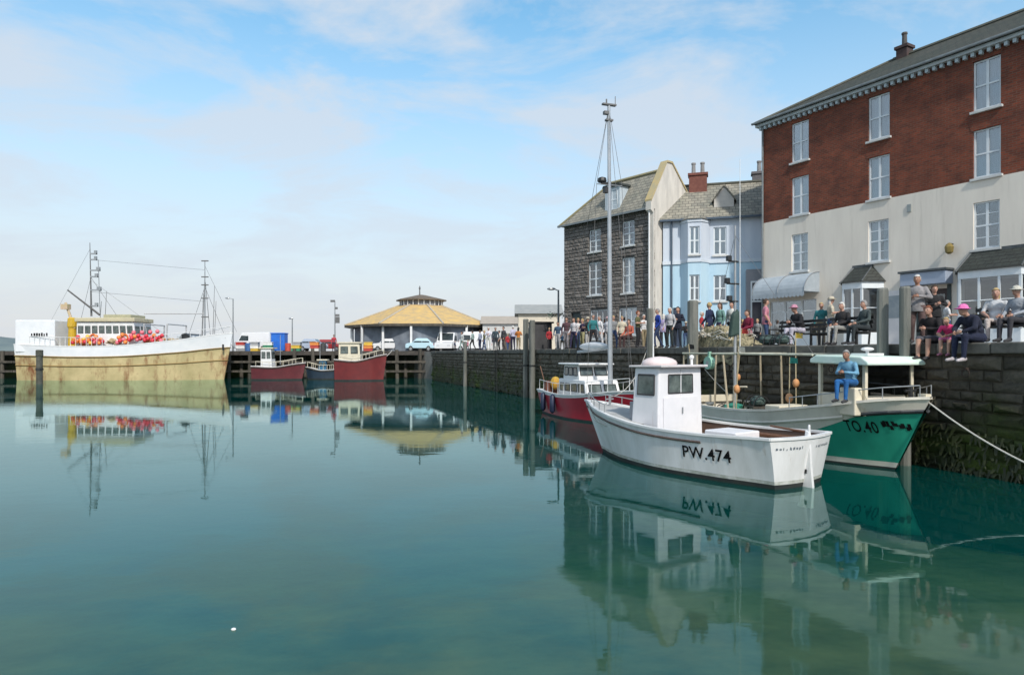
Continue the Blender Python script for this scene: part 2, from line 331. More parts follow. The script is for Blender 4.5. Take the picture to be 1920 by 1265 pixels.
while z < 2.60:
    h = min(rng.uniform(0.20, 0.36), 2.66-z+0.001)
    if 2.66-(z+h) < 0.2: h = 2.66-z
    s = -2.5+rng.uniform(0, 0.5)
    while s < 58:
        wd = rng.uniform(0.32, 0.9); cells.append((s, s+wd, z, z+h)); s += wd
    z += h
cells.sort(key=lambda c: c[0])
front = [c for c in cells if c[3] > 0.0 and c[0] > -1.2]
near = set(front[:296]); rest = MB()
for c in cells:
    i = rng.randrange(10); sc = (c[1]-c[0]-0.012, rng.uniform(0.09, 0.30), (c[3]-c[2]-0.012)*rng.uniform(.84, 1.0)); lc = ((c[0]+c[1])/2, -0.12, (c[2]+c[3])/2)
    if c in near: link('stone', st_meshes[i], wall, lc, (rng.uniform(-.06, .06), rng.uniform(-.04, .04), rng.uniform(-.09, .09)), sc)
    else:
        me = st_meshes[i]; o = len(rest.v)
        rest.v += [(v.co.x*sc[0]+lc[0], v.co.y*sc[1]+lc[1], v.co.z*sc[2]+lc[2]) for v in me.vertices]
        for p in me.polygons: rest.f.append(tuple(k+o for k in p.vertices)); rest.m.append(0)
tag(rest.build('far_stones', M_stone, wall, fix=False), kind='stuff')
M_cope = mat('coping_granite', (0.075, 0.072, 0.062), (0.15, 0.14, 0.12), 3, 0.85, 0.01, rand=0.2)
cope_meshes = [MB().box(-0.5, 0.5, -0.75, 0.08, -0.25, 0).mesh('coping_stone', M_cope)]
s = -8.0
while s < 58:
    wd = rng.uniform(0.9, 1.5)
    o = link('coping_stone', cope_meshes[0], wall, (s+wd/2, rng.uniform(-.015, .015), QZ+rng.uniform(-.012, .01)), (0, 0, rng.uniform(-.006, .006)), (wd-0.02, 1, 1))
    b = o.modifiers.new('bevel', 'BEVEL'); b.width = 0.03; b.segments = 2
    s += wd

# weed hanging in fringes along the tide line, rust streaked mooring rings
wd_ = MB(); rw_ = random.Random(21)
for i in range(9000):
    s_ = rw_.uniform(-2, 57); dens = mnoise.noise((s_*.5, 2.0, 0))
    if dens < rw_.uniform(-.5, .5): continue
    z0 = .15+.9*rw_.random()**2.0+.35*dens; ln = rw_.uniform(.05, .24); w_ = rw_.uniform(.015, .05); y0 = .02+rw_.uniform(0, .05); b_ = rw_.uniform(-.10, .10)
    wd_.quad((s_-w_, y0, z0), (s_+w_, y0+.01, z0), (s_+w_*.6+b_, y0+.05, z0-ln), (s_-w_*.3+b_, y0+.04, z0-ln))
tag(wd_.build('hanging_weed', mat('bladder_weed', (.012, .015, .004), (.028, .036, .006), 3, .6), wall, fix=False), kind='stuff')
ri = MB()
for k in range(12): a, b = 2*math.pi*k/12, 2*math.pi*(k+1)/12; ri.tube((.09*math.cos(a), 0, .09*math.sin(a)-.09), (.09*math.cos(b), 0, .09*math.sin(b)-.09), .014, n=5)
ri.box(-.03, .03, -.1, .02, -.03, .03); rim_ = ri.mesh('mooring_ring', mat('rusty_iron', (.05, .03, .022), (.03, .022, .018), 8, .9))
for s_ in (1.2, 5.1, 9.4, 14.2, 20.0, 27.5): link('mooring_ring', rim_, wall, (s_, .13, 2.35))
# ------------------------------------------------------------------ building helpers
GZ = 3.0   # ground level of the quay
def wall_holes(x0, x1, z0, z1, holes, depth=0.16, mi=0, y=0.0):
    """front face (at y, facing -y) with rectangular openings and their reveals; holes = (hx0,hx1,hz0,hz1)"""
    b = MB(); X = sorted({x0, x1, *[h[0] for h in holes], *[h[1] for h in holes]}); Z = sorted({z0, z1, *[h[2] for h in holes], *[h[3] for h in holes]})
    X = [x for x in X if x0 <= x <= x1]; Z = [z for z in Z if z0 <= z <= z1]
    for i in range(len(X)-1):
        for j in range(len(Z)-1):
            cx, cz = (X[i]+X[i+1])/2, (Z[j]+Z[j+1])/2
            if any(h[0] < cx < h[1] and h[2] < cz < h[3] for h in holes): continue
            b.quad((X[i], y, Z[j]), (X[i+1], y, Z[j]), (X[i+1], y, Z[j+1]), (X[i], y, Z[j+1]), mi)
    for a, c, d, e in holes:
        y2 = y+depth
        b.quad((a, y, d), (a, y2, d), (a, y2, e), (a, y, e), mi); b.quad((c, y, d), (c, y, e), (c, y2, e), (c, y2, d), mi)
        b.quad((a, y, d), (c, y, d), (c, y2, d), (a, y2, d), mi); b.quad((a, y, e), (a, y2, e), (c, y2, e), (c, y, e), mi)
    return b
M_sash = mat('sash_paint', (0.74, 0.78, 0.80), (0.64, 0.70, 0.74), 3, 0.45)
M_curt = mat('net_curtain', (0.66, 0.76, 0.84), (0.56, 0.66, 0.75), 1.2, 0.9, detail=1)
M_sill = mat('painted_sill', (0.62, 0.63, 0.62), (0.5, 0.51, 0.5), 4, 0.7)
def sash(root, x0, x1, z0, z1, y=0.0, cols=2, rows=4, curtain=0.8, frame=M_sash, lintel=None, sill=M_sill, back=M_dark):
    """a sash window in an opening: frame, glazing bars, pane, sill and a curtain behind"""
    w = MB(); t = 0.06; yf = y+0.06
    for a, b_, c, d in ((x0, x0+t, z0, z1), (x1-t, x1, z0, z1), (x0+t, x1-t, z1-t, z1), (x0+t, x1-t, z0, z0+t*1.3)):
        w.box(a, b_, yf, yf+0.08, c, d)
    zm = (z0+z1)/2
    w.box(x0+t, x1-t, yf+0.005, yf+0.07, zm-0.03, zm+0.03)
    win = w.build('window', frame, root)
    bars = MB()
    for i in range(1, cols):
        x = x0+t+(x1-x0-2*t)*i/cols; k = 0.045 if (cols == 2) else 0.016
        bars.box(x-k, x+k, yf+0.012, yf+0.05, z0+t, z1-t)
    for j in range(1, rows):
        if abs(j/rows-0.5) < 1e-6: continue
        z = z0+(z1-z0)*j/rows; bars.box(x0+t, x1-t, yf+0.016, yf+0.045, z-0.015, z+0.015)
    bars.build('glazing_bar', frame, win)
    MB().box(x0+t, x1-t, yf+0.03, yf+0.036, z0+t, z1-t).build('pane', M_glass, win)
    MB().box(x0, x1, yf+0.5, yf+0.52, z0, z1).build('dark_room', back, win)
    if curtain:
        c = MB(); n = 10; cw = (x1-x0)*curtain/2
        for sx, d in ((x0+0.02, 1), (x1-0.02, -1)):
            vs = []; 
            for i in range(n+1):
                xx = sx+d*cw*i/n; vs += [(xx, yf+0.16+0.02*math.sin(i*2.1), z0), (xx, yf+0.16+0.02*math.sin(i*2.1), z1)]
            c.add(vs, [(2*i, 2*i+2, 2*i+3, 2*i+1) for i in range(n)])
        c.build('curtain', M_curt, win)
    if sill: MB().box(x0-0.08, x1+0.08, y-0.10, y+0.10, z0-0.09, z0).build('sill', sill, win, bevel=0.01)
    if lintel: MB().box(x0-0.1, x1+0.1, y-0.015, y+0.03, z1, z1+0.2).build('lintel', lintel, win)
    return win
def chimney(root, x, y, z0, z1, w, d, pots, m, potm):
    c = MB().box(x-w/2, x+w/2, y-d/2, y+d/2, z0, z1).box(x-w/2-.06, x+w/2+.06, y-d/2-.06, y+d/2+.06, z1, z1+.14).build('chimney', m, root, bevel=0.01)
    for i in range(pots):
        px = x+(i-(pots-1)/2)*w/max(1, pots)
        MB().lathe([(0.13, 0), (0.11, 0.1), (0.10, 0.5), (0.13, 0.55), (0.12, 0.62), (0.09, 0.62)], (px, y, z1+0.14), 10).build('chimney_pot', potm, c, smooth=False)
    return c

# ------------------------------------------------------------------ red brick house over white shops
M_brick = brick_mat('red_brick', (0.235, 0.056, 0.028), (0.13, 0.036, 0.022), (0.15, 0.09, 0.065), 0.235, 0.08, 0.012, 1.1, dirt=(0.48, 0.42, 0.40)); streaks(MATS['red_brick'], (.07, .035, .027), 1.2, .5, .54, .78, .5, 2.2)
M_render = mat('white_render', (0.80, 0.745, 0.655), (0.68, 0.625, 0.55), 0.9, 0.85, 0.006, detail=10, stretch=(1.6, 1.6, .35), lo=.3, hi=.75)
streaks(M_render, (.40, .36, .30), 2.2, .16, .54, .78, .55, 1.6)
M_slate = brick_mat('grey_slate', (0.048, 0.047, 0.038), (0.030, 0.034, 0.027), (0.015, 0.015, 0.013), 0.30, 0.16, 0.012, 0.6, 0.75, 0.02, dirt=(0.55, 0.7, 0.40))
M_slate2 = brick_mat('dark_slate', (0.036, 0.046, 0.044), (0.026, 0.034, 0.032), (0.012, 0.013, 0.013), 0.25, 0.14, 0.01, 1.2, 0.7, 0.015)
M_slatep = brick_mat('pale_slate', (0.30, 0.30, 0.275), (0.21, 0.215, 0.205), (0.12, 0.12, 0.12), 0.32, 0.18, 0.012, 1.6, 0.8, 0.03, dirt=(0.66, 0.66, 0.58))
FA = (12.1, 33.05); FU = R(-59.97)
H = thing('brick_house', 'tall red brick house with a white rendered lower half and dark slate roof', 'house', (FA[0], FA[1], GZ), FU)
def fa(px): r = (px-960)/1280; return (r*33.05-12.1)/(.5004+.8658*r)
def faz(px, py): a = fa(px); return gz(py, 33.05-.8658*a)-GZ
BL, BD, EV, MIDZ = 18.5, 8.0, 10.76, 5.96
cols_a = (2.13, 5.86, 9.87, 13.9)
wins = []
for a in cols_a:
    wins += [(a-.45, a+.45, 8.47, 10.28), (a-.45, a+.45, 6.03, 7.78), (a-.43, a+.43, 3.45, 5.15)]
wall_holes(0, BL, MIDZ, EV, [w for w in wins if w[2] > MIDZ]).build('brick_wall', M_brick, H)
b2 = MB().box(0.004, BL, 0.2, BD, MIDZ, EV-0.002); 
MB().quad((0, 0, MIDZ), (0, 0, EV), (0, BD, EV), (0, BD, MIDZ)).quad((0, BD, MIDZ), (0, BD, EV), (BL, BD, EV), (BL, BD, MIDZ)).quad((BL, 0, MIDZ), (BL, BD, MIDZ), (BL, BD, EV), (BL, 0, EV)).build('side_wall', brick_mat('red_brick_end', (0.215, 0.045, 0.022), (0.125, 0.030, 0.020), (0.155, 0.085, 0.06), 0.235, 0.08, 0.012, 1.3, sx='Y', dirt=(0.5, 0.42, 0.40)), H)
shop_holes = [w for w in wins if w[2] < MIDZ] + [(7.55, 8.55, 0.02, 2.15), (0.5, 3.0, 0.02, 2.15)]
rw = wall_holes(0, BL, 0, MIDZ, shop_holes, y=-0.03)
rw.quad((0, -0.03, 0), (0, -0.03, MIDZ), (0, BD, MIDZ), (0, BD, 0)).quad((BL, -0.03, 0), (BL, BD, 0), (BL, BD, MIDZ), (BL, -0.03, MIDZ)).quad((0, BD, 0), (0, BD, MIDZ), (BL, BD, MIDZ), (BL, BD, 0)).quad((0, -.03, MIDZ), (BL, -.03, MIDZ), (BL, 0.0, MIDZ), (0, 0.0, MIDZ))
rw.build('rendered_wall', M_render, H)
for w in wins:
    hi = w[2] > MIDZ
    sash(H, w[0], w[1], w[2], w[3], y=0.0 if hi else -0.03, cols=2, rows=2 if hi else 4, curtain=0.95 if hi else (0.75 if w[0] < 8 else 0.0), lintel=None)
# arched brick heads over the upper windows
for w in wins:
    if w[2] > MIDZ: MB().prism([(w[0]-.06, w[3]), (w[1]+.06, w[3]), (w[1]+.12, w[3]+.22), (w[0]-.12, w[3]+.22)], -0.012, 0.05).build('brick_arch', M_brick, H)
MB().box(-0.02, BL, 0.02, 7.9, -0.3, 0.0).build('plinth', M_render, H)
# roof, hipped at the near-left end
ov = 0.28; rz_ = EV+2.45
rf = MB(); e = [(-ov, -ov, EV), (BL+ov, -ov, EV), (BL+ov, BD+ov, EV), (-ov, BD+ov, EV)]; r0 = (4.1, BD/2, rz_); r1_ = (BL-2.0, BD/2, rz_)
rf.quad(e[0], e[1], r1_, r0); rf.add([e[0], r0, e[3]], [(0, 1, 2)]); rf.quad(e[3], r0, r1_, e[2]); rf.add([e[1], e[2], r1_], [(0, 1, 2)])
rf.add([e[0], e[1], e[2], e[3]], [(3, 2, 1, 0)])
roof = rf.build('roof', M_slate, H)
MB().tube(r0, r1_, 0.11, n=6).tube((e[0][0]+.05, e[0][1]+.05, e[0][2]+.05), r0, 0.09, n=6).build('ridge_tile', mat('ridge_clay', (0.07, 0.075, 0.06), (0.10, 0.10, 0.08), 4, 0.8), roof)
chimney(roof, 4.6, BD/2, rz_-0.4, rz_+0.30, 0.5, 0.5, 1, mat('chimney_brick', (0.055, 0.04, 0.04), (0.08, 0.05, 0.045), 6, 0.9), mat('pot_clay', (0.06, 0.06, 0.06), (0.09, 0.085, 0.08), 5, 0.8))
MB().box(-0.2, BL, -0.24, 0.02, EV-0.16, EV-0.03).build('cornice', mat('cornice_paint', (0.50, 0.55, 0.56), (0.38, 0.43, 0.45), 3, 0.6), H)
gm = mat('gutter_iron', (0.22, 0.25, 0.26), (0.15, 0.17, 0.18), 4, 0.5)
gp = [(-ov-.02, -ov-.12, EV+.0), (-ov-.02, -ov-.02, EV-.02), (-ov-.02, -ov-.02, EV+.09)]
MB().box(-ov-.05, BL, -ov-.12, -ov-.01, EV-.03, EV+.075).build('gutter', gm, H, bevel=0.03)
dm = MB().box(-0.055, 0.055, -0.08, 0.08, -0.075, 0.075).mesh('dentil', mat('dentil_paint', (0.50, 0.57, 0.60), (0.42, 0.5, 0.54), 3, 0.55))
k = 0
while k*0.27 < BL-6.5: link('dentil', dm, H, (0.02+k*0.27, -0.09, EV-0.24)); k += 1
MB().tube((0.12, -0.1, 0.02), (0.12, -0.1, EV-.1), 0.045).build('drainpipe', gm, H)
# ground floor: awning, two bay shopfronts, a doorway and its fascia
M_awn = mat('awning_canvas', (0.38, 0.43, 0.47), (0.31, 0.36, 0.40), 3, 0.8, 0.003)
aw = MB(); prof = []
for i in range(9):
    t = i/8*math.pi/2; prof.append((-0.03-1.05*math.sin(t), 2.42+0.88*math.cos(t)))
prof = [(-0.03, 2.42)]+prof
aw.prism(prof, 0.35, 3.15, 'yz'); awn = aw.build('awning', M_awn, H)
va = MB()
for i in range(14):
    x = 0.35+i*0.2; va.prism([(x+.004, 2.42), (x+.004, 2.24), (x+.1, 2.18), (x+.196, 2.24), (x+.196, 2.42)], -1.085, -1.075, 'xz')
va.build('valance', M_awn, awn)
for x in (0.33, 1.75, 3.16):
    ab = MB()
    for p, q in zip(prof[1:], prof[2:]): ab.tube((x, p[0]-.012, p[1]+.012), (x, q[0]-.012, q[1]+.012), 0.018, n=5)
    ab.build('awning_rib', M_steel, awn)
MB().box(0.52, 2.98, 0.45, 0.5, 0.02, 2.15).build('shop_interior', mat('shop_cream', (0.45, 0.38, 0.27), (0.3, 0.24, 0.18), 1.5, 0.9), H)
for x0, x1 in ((0.5, 1.3), (1.3, 2.2), (2.2, 3.0)):
    dd = MB(); t = .05
    for a, b_, c, d in ((x0, x0+t, .02, 2.15), (x1-t, x1, .02, 2.15), (x0+t, x1-t, 2.1, 2.15), (x0+t, x1-t, .02, .55), (x0+t, x1-t, 1.6, 1.65)): dd.box(a, b_, .03, .09, c, d)
    d_ = dd.build('shop_window', M_sash, H); MB().box(x0+t, x1-t, .055, .062, .55, 2.1).build('pane', M_glass, d_)
def bay(x0, x1, proj, ztop, zroof, nl, name='bay_window'):
    """canted shop bay with a lean-to slate roof"""
    c = 0.45; y0, y1 = -0.03, -proj
    foot = [(x0, y0), (x0+c, y1), (x1-c, y1), (x1, y0)]
    B = MB().prism(foot, -0.14, 0.55, 'xy').build(name, M_sash, H)
    fas = MB().prism([(x0-.05, y0), (x0+c-.04, y1-.05), (x1-c+.04, y1-.05), (x1+.05, y0)], ztop-.28, ztop, 'xy').build('fascia', M_sash, B, bevel=0.01)
    fr = MB(); gl = MB()
    segs = [(foot[0], foot[1], 1)]+[((x0+c+(x1-x0-2*c)*i/nl, y1), (x0+c+(x1-x0-2*c)*(i+1)/nl, y1), 1) for i in range(nl)]+[(foot[2], foot[3], 1)]
    for p, q, _ in segs:
        for z_, r_ in ((1.55, .022),): fr.tube((p[0], p[1], z_), (q[0], q[1], z_), r_, n=4)
        d = Vector((q[0]-p[0], q[1]-p[1], 0)).normalized()*0.03; n_ = Vector((-d.y, d.x, 0))*0.1
        gl.add([(p[0]+d.x, p[1]+d.y, .55), (q[0]-d.x, q[1]-d.y, .55), (q[0]-d.x, q[1]-d.y, ztop-.28), (p[0]+d.x, p[1]+d.y, ztop-.28)], [(0, 1, 2, 3)])
    for p in [segs[0][0]]+[s_[1] for s_ in segs]:
        fr.box(p[0]-.04, p[0]+.04, p[1]-.035 if p[1] < -.1 else p[1]-.06, p[1]+.045 if p[1] < -.1 else p[1]+.01, .55, ztop-.28)
    fr.build('mullion', M_sash, B); gl.build('pane', M_glass, B, fix=False)
    MB().prism([(x0+.1, -.05), (x0+c+.03, y1+.2), (x1-c-.03, y1+.2), (x1-.1, -.05)], .56, .62, 'xy').build('display_shelf', mat('shelf_wood', (0.20, 0.12, 0.06), (0.14, 0.08, 0.05), 3, .6), B)
    MB().box(x0+.2, x1-.2, -.045, -.035, .6, ztop-.3).build('backdrop', mat('shop_dim', (0.10, 0.075, 0.05), (0.20, 0.17, 0.13), 2.2, .9), B)
    rr = MB(); o_ = .14; yt = -.035
    a = [(x0-o_, yt, ztop), (x0+c-o_*.6, y1-o_, ztop), (x1-c+o_*.6, y1-o_, ztop), (x1+o_, yt, ztop)]; t_ = [(x0+c, yt, zroof), (x1-c, yt, zroof)]
    rr.add([a[0], a[1], t_[0]], [(0, 1, 2)]); rr.quad(a[1], a[2], t_[1], t_[0]); rr.add([a[2], a[3], t_[1]], [(0, 1, 2)]); rr.quad(a[0], a[3], a[2], a[1]); rr.quad(a[0], t_[0], t_[1], a[3])
    rb = rr.build('bay_roof', M_slate2, B)
    lead = mat('lead_flashing', (0.05, 0.06, 0.065), (0.09, 0.10, 0.105), 5, .55)
    MB().box(x0+c-.05, x1-c+.05, -.09, -.034, zroof-.04, zroof+.07).tube(a[1], t_[0], .03, n=5).tube(a[2], t_[1], .03, n=5).build('flashing', lead, rb)
    return B
bay(4.35, 6.05, 0.75, 2.62, 3.32, 2)
dr = MB().box(6.12, 6.95, -.09, -.032, .02, 2.2).build('door', mat('white_door', (.74, .72, .72), (.66, .65, .66), 2, .5), H)
MB().box(6.22, 6.85, -.10, -.088, 1.1, 2.0).build('pane', mat('door_glass', (.25, .30, .33), (.34, .38, .4), 3, .15), dr)
MB().ell((6.86, -.12, 1.0), (.03, .03, .03)).build('handle', M_steel, dr)
fs = MB().box(7.05, 8.75, -.55, -.034, 2.3, 2.78).build('fascia_board', mat('blue_grey_fascia', (.36, .42, .52), (.30, .36, .46), 2, .6), H, bevel=.02)
MB().box(7.0, 8.8, -.62, -.034, 2.79, 2.87).build('fascia_top', mat('lead_flashing', (0.05, 0.06, 0.065)), fs)
dk = MB().box(7.6, 8.5, .10, .15, .02, 2.15).build('doorway_door', mat('dark_red_door', (.035, .02, .02), (.05, .03, .03), 2, .5), H)
MB().box(7.7, 8.4, .085, .099, 1.0, 1.95).build('pane', M_glassd, dk)
for x in (7.48, 8.62): MB().box(x-.07, x+.07, -.06, -.031, .0, 2.28).build('door_pilaster', mat('green_black_paint', (.03, .045, .045), (.045, .06, .06), 3, .5), H)
bay(8.95, 11.75, 0.85, 2.62, 3.38, 3)
bay(12.6, 15.2, 0.8, 2.62, 3.36, 3)
# bracket lantern, vent
lt = MB().box(8.72, 8.76, -.30, -.03, 3.75, 3.79).build('wall_lantern', M_black, H)
MB().lathe([(.05, -.36), (.13, -.30), (.16, -.1), (.1, 0), (.03, .05)], (8.74, -.28, 3.74), 8).build('lantern_glass', mat('brass_glass', (.30, .22, .07), (.22, .17, .06), 4, .35, metal=.3), lt)
MB().box(7.05, 7.2, -.07, -.031, 5.25, 5.55).build('vent', mat('grey_vent', (.30, .34, .34), (.24, .27, .27), 3, .6), H)

# ------------------------------------------------------------------ grey stone house with white gable
SU = R(-51.0); SH = thing('stone_house', 'grey rubble stone house with pale slate roof and white gable end', 'house', (3.14, 41.4, GZ), SU)
SL, SD, SE, SRZ, SRD = 6.95, 3.7, 7.35, 9.65, 1.25
def sa(px): r = (px-960)/1280; return (r*41.4-3.14)/(.629+.777*r)
sw = [(2.1, 3.05, 5.55, 6.85), (4.65, 5.55, 5.6, 6.95), (2.05, 3.1, 3.05, 4.95), (4.65, 5.55, 3.0, 4.95), (2.2, 3.6, .5, 2.2), (4.4, 5.7, .7, 2.2), (.6, 1.4, .02, 2.1)]
M_rub = mat('rubble_stone', (0.13, 0.126, 0.122), (0.23, 0.20, 0.175), 4, .9, .02, rand=0.32, lo=.3, hi=.75)
wall_holes(0, SL, 0, SE, sw, depth=.2, y=.05).build('wall_core', mat('dark_mortar', (.10, .095, .09), (.07, .07, .068), 4, .95), SH)
MB().box(.01, SL-.02, .6, SD, 0, SE-.01).build('back_wall', M_rub, SH)
MB().quad((0, .05, 0), (0, .05, SE), (0, SD, SE), (0, SD, 0)).build('end_wall', M_rub, SH)
rs = random.Random(11); cells = []; z = 0.0
while z < SE-.02:
    h = min(rs.uniform(.12, .25), SE-z)
    x = 0
    while x < SL-.01:
        wd = min(rs.uniform(.20, .5), SL-x); segs = [(x, x+wd)]
        for hx0, hx1, hz0, hz1 in sw:
            if z < hz1-.03 and z+h > hz0+.03:
                ns = []
                for a, b_ in segs:
                    if b_ <= hx0 or a >= hx1: ns.append((a, b_))
                    else:
                        if a < hx0-.05: ns.append((a, hx0))
                        if b_ > hx1+.05: ns.append((hx1, b_))
                segs = ns
        cells += [(a, b_, z, z+h) for a, b_ in segs]; x += wd
    z += h
smesh = [stone_mesh('stone', M_rub, rs, .08) for _ in range(8)]
order = sorted(cells, key=lambda c: -(c[1]-c[0])*(c[3]-c[2])*(1.0 if c[2] > 1.0 else .6)); big = set(order[:296]); rest = MB()
for c in cells:
    me = smesh[rs.randrange(8)]; sc = (c[1]-c[0]-.014, -rs.uniform(.07, .13), c[3]-c[2]-.014); lc = ((c[0]+c[1])/2, .05, (c[2]+c[3])/2)
    if c in big: link('stone', me, SH, lc, (0, 0, 0), sc)
    else:
        o = len(rest.v); rest.v += [(v.co.x*sc[0]+lc[0], v.co.y*sc[1]+lc[1], v.co.z*sc[2]+lc[2]) for v in me.vertices]
        for p in me.polygons: rest.f.append(tuple(k+o for k in list(p.vertices)[::-1])); rest.m.append(0)
tag(rest.build('small_stones', M_rub, SH, fix=False), kind='stuff')
for w in sw[:4]: sash(SH, *w, y=.05, cols=2, rows=4, curtain=.9)
for w in sw[4:6]: sash(SH, *w, y=.05, cols=3, rows=2, curtain=0, back=mat('pale_shop', (.5, .5, .47), (.35, .33, .3), 2, .9))
MB().box(.65, 1.35, .14, .19, .02, 2.08).build('door', mat('green_black_paint', (.03, .045, .045)), SH)
rf = MB(); o_ = .22
a0, a1, a2 = (-o_, -o_, SE), (SL-.35, -o_, SE), (-o_, SD+o_, SE); rr0 = (2.7, SRD, SRZ); rr1 = (SL-.35, SRD, SRZ); a3 = (SL-.35, SD+o_, SE)
rf.quad(a0, a1, rr1, rr0); rf.add([a0, rr0, a2], [(0, 1, 2)]); rf.quad(a2, rr0, rr1, a3); rf.quad(a0, a2, a3, a1)
sroof = rf.build('roof', M_slatep, SH)
MB().tube(rr0, rr1, .11, n=6).tube(a0, rr0, .08, n=6).build('ridge_tile', mat('lichen_ridge', (.30, .25, .12), (.22, .21, .15), 4, .9), sroof)
MB().box(-.24, SL-.35, -.32, -.22, SE-.06, SE+.05).build('gutter', gm, SH)
M_gab = mat('gable_render', (.66, .63, .57), (.50, .48, .44), 1.6, .85, stretch=(2, 2, .4))
gp_ = [(-.08, 0), (SD, 0), (SD, SE+.2), (SRD+.22, SRZ+.3), (SRD-.22, SRZ+.3), (-.28, SE+.35), (-.28, SE-.1), (-.08, SE-.25)]
gab = MB().prism(gp_, SL-.36, SL-.01, 'yz').build('gable_wall', M_gab, SH)
cp = MB(); 
for p, q in ((gp_[2], gp_[3]), (gp_[3], gp_[4]), (gp_[4], gp_[5])): 
    cp.prism([p, q, (q[0], q[1]+.1), (p[0], p[1]+.1)], SL-.42, SL+.05, 'yz')
cp.build('coping', mat('lichen_coping', (.50, .38, .18), (.38, .34, .22), 3, .9), gab)
# dormer on the front slope
dz0 = 7.5; 
dor = MB().box(3.35, 4.45, .06, 1.25, dz0, dz0+1.55).build('dormer', mat('dormer_boards', (.50, .56, .60), (.42, .49, .54), 3, .7), SH)
MB().prism([(3.22, dz0+1.55), (4.58, dz0+1.55), (4.5, dz0+1.68), (3.3, dz0+1.68)], -.06, 1.3).build('dormer_roof', M_slate2, dor)
sash(dor, 3.5, 4.3, dz0+.2, dz0+1.4, y=-.02, curtain=.9, sill=None)
MB().tube((SL-.2, -.18, .0), (SL-.2, -.18, SE), .05, n=8).build('drainpipe', M_white, SH)

# ------------------------------------------------------------------ pale blue house
BU = R(-16.6); BH = thing('blue_house', 'pale blue rendered house with slate roof between stone and brick houses', 'house', (8.03, 36.3, GZ), BU)
def ba(px): r = (px-960)/1280; return (r*36.3-8.03)/(.958+.286*r)
M_bl1 = mat('pale_blue_render', (.60, .66, .74), (.50, .57, .66), .9, .85, .003, stretch=(2, 2, .4), detail=8); M_bl2 = mat('sky_blue_render', (.48, .66, .77), (.40, .58, .71), .9, .8, .003, stretch=(2, 2, .4), detail=8)
BLN, BE, BS = 5.3, 6.7, 4.5
up = [(ba(1290), ba(1322), 4.8, 6.25), (ba(1338), ba(1362), 4.8, 6.25)]; lo = [(ba(1291), ba(1321), 2.4, 3.75), (ba(1338), ba(1362), 2.4, 3.75), (ba(1262), ba(1280), .02, 2.1)]
wall_holes(0, BLN, BS, BE, up).build('upper_wall', M_bl1, BH)
lw_ = wall_holes(0, BLN, 0, BS, lo, y=-.03); lw_.quad((0, -.03, BS), (BLN, -.03, BS), (BLN, 0, BS), (0, 0, BS)); lw_.build('lower_wall', M_bl2, BH)
MB().box(.0, BLN, .3, 4.5, 0, BE-.01).build('body', M_bl1, BH)
sash(BH, *up[1], cols=2, rows=2, curtain=.4); sash(BH, *lo[1], y=-.03, cols=2, rows=2, curtain=0)
# two-storey canted bay
bx0, bx1, bp_ = ba(1276), ba(1330), .62
for z0_, z1_, w_, m_, nm_ in ((0, BS, lo[0], M_bl2, 'lower_bay'), (BS, BE-.12, up[0], M_bl1, 'upper_bay')):
    f_ = wall_holes(bx0+.4, bx1-.4, z0_, z1_, [(max(bx0+.48, w_[0]), min(bx1-.48, w_[1]), w_[2], w_[3])], y=-bp_)
    f_.quad((bx0, -.035, z0_), (bx0+.4, -bp_, z0_), (bx0+.4, -bp_, z1_), (bx0, -.035, z1_)).quad((bx1-.4, -bp_, z0_), (bx1, -.035, z0_), (bx1, -.035, z1_), (bx1-.4, -bp_, z1_))
    bo_ = f_.build(nm_, m_, BH)
    sash(bo_, max(bx0+.48, w_[0]), min(bx1-.48, w_[1]), w_[2], w_[3], y=-bp_, cols=2, rows=2, curtain=.9 if z0_ else 0)
    MB().prism([(bx0-.04, -.04), (bx0+.38, -bp_-.05), (bx1-.38, -bp_-.05), (bx1+.04, -.04)], z1_-.10, z1_+.04, 'xy').build('bay_cornice', mat('white_band', (.62, .68, .74), (.55, .62, .7), 3, .7), bo_)
rb_ = MB(); b0_, b1_, b2_, b3_ = (bx0-.1, -.05, BE-.07), (bx0+.36, -bp_-.12, BE-.07), (bx1-.36, -bp_-.12, BE-.07), (bx1+.1, -.05, BE-.07); t0_, t1_ = (bx0+.5, .6, BE+.62), (bx1-.5, .6, BE+.62)
rb_.add([b0_, b1_, t0_], [(0, 1, 2)]); rb_.quad(b1_, b2_, t1_, t0_); rb_.add([b2_, b3_, t1_], [(0, 1, 2)]); rb_.build('bay_roof', M_slatep, BH)
MB().box(lo[2][0]+.03, lo[2][1]-.03, .04, .09, .02, 2.08).build('door', mat('navy_door', (.03, .045, .08), (.04, .06, .1), 2, .5), BH)
MB().box(-.02, BLN, -.10, -.031, BS-.12, BS+.06).build('string_course', mat('white_band', (.62, .68, .74), (.55, .62, .7), 3, .7), BH)
MB().tube((.45, -.09, 0), (.45, -.09, BE), .05, n=8).build('drainpipe', mat('navy_iron', (.05, .08, .12), (.07, .1, .14), 3, .5), BH)
MB().box(-.15, BLN, -.30, -.2, BE-.06, BE+.04).build('gutter', mat('navy_iron', (.05, .08, .12)), BH)
rf = MB(); e0, e1, e2, e3 = (-.2, -.22, BE), (BLN+.2, -.22, BE), (BLN+.2, 6.2, BE), (-.2, 6.2, BE); q0, q1 = (.35, 2.2, BE+2.3), (BLN+.2, 2.2, BE+2.3)
rf.quad(e0, e1, q1, q0); rf.add([e0, q0, e3], [(0, 1, 2)]); rf.quad(e3, q0, q1, e2); rf.add([e1, e2, q1], [(0, 1, 2)]); rf.quad(e0, e3, e2, e1)
broof = rf.build('roof', M_slatep, BH); MB().tube(q0, q1, .1, n=6).build('ridge_tile', mat('ridge_clay', (.07, .075, .06)), broof)
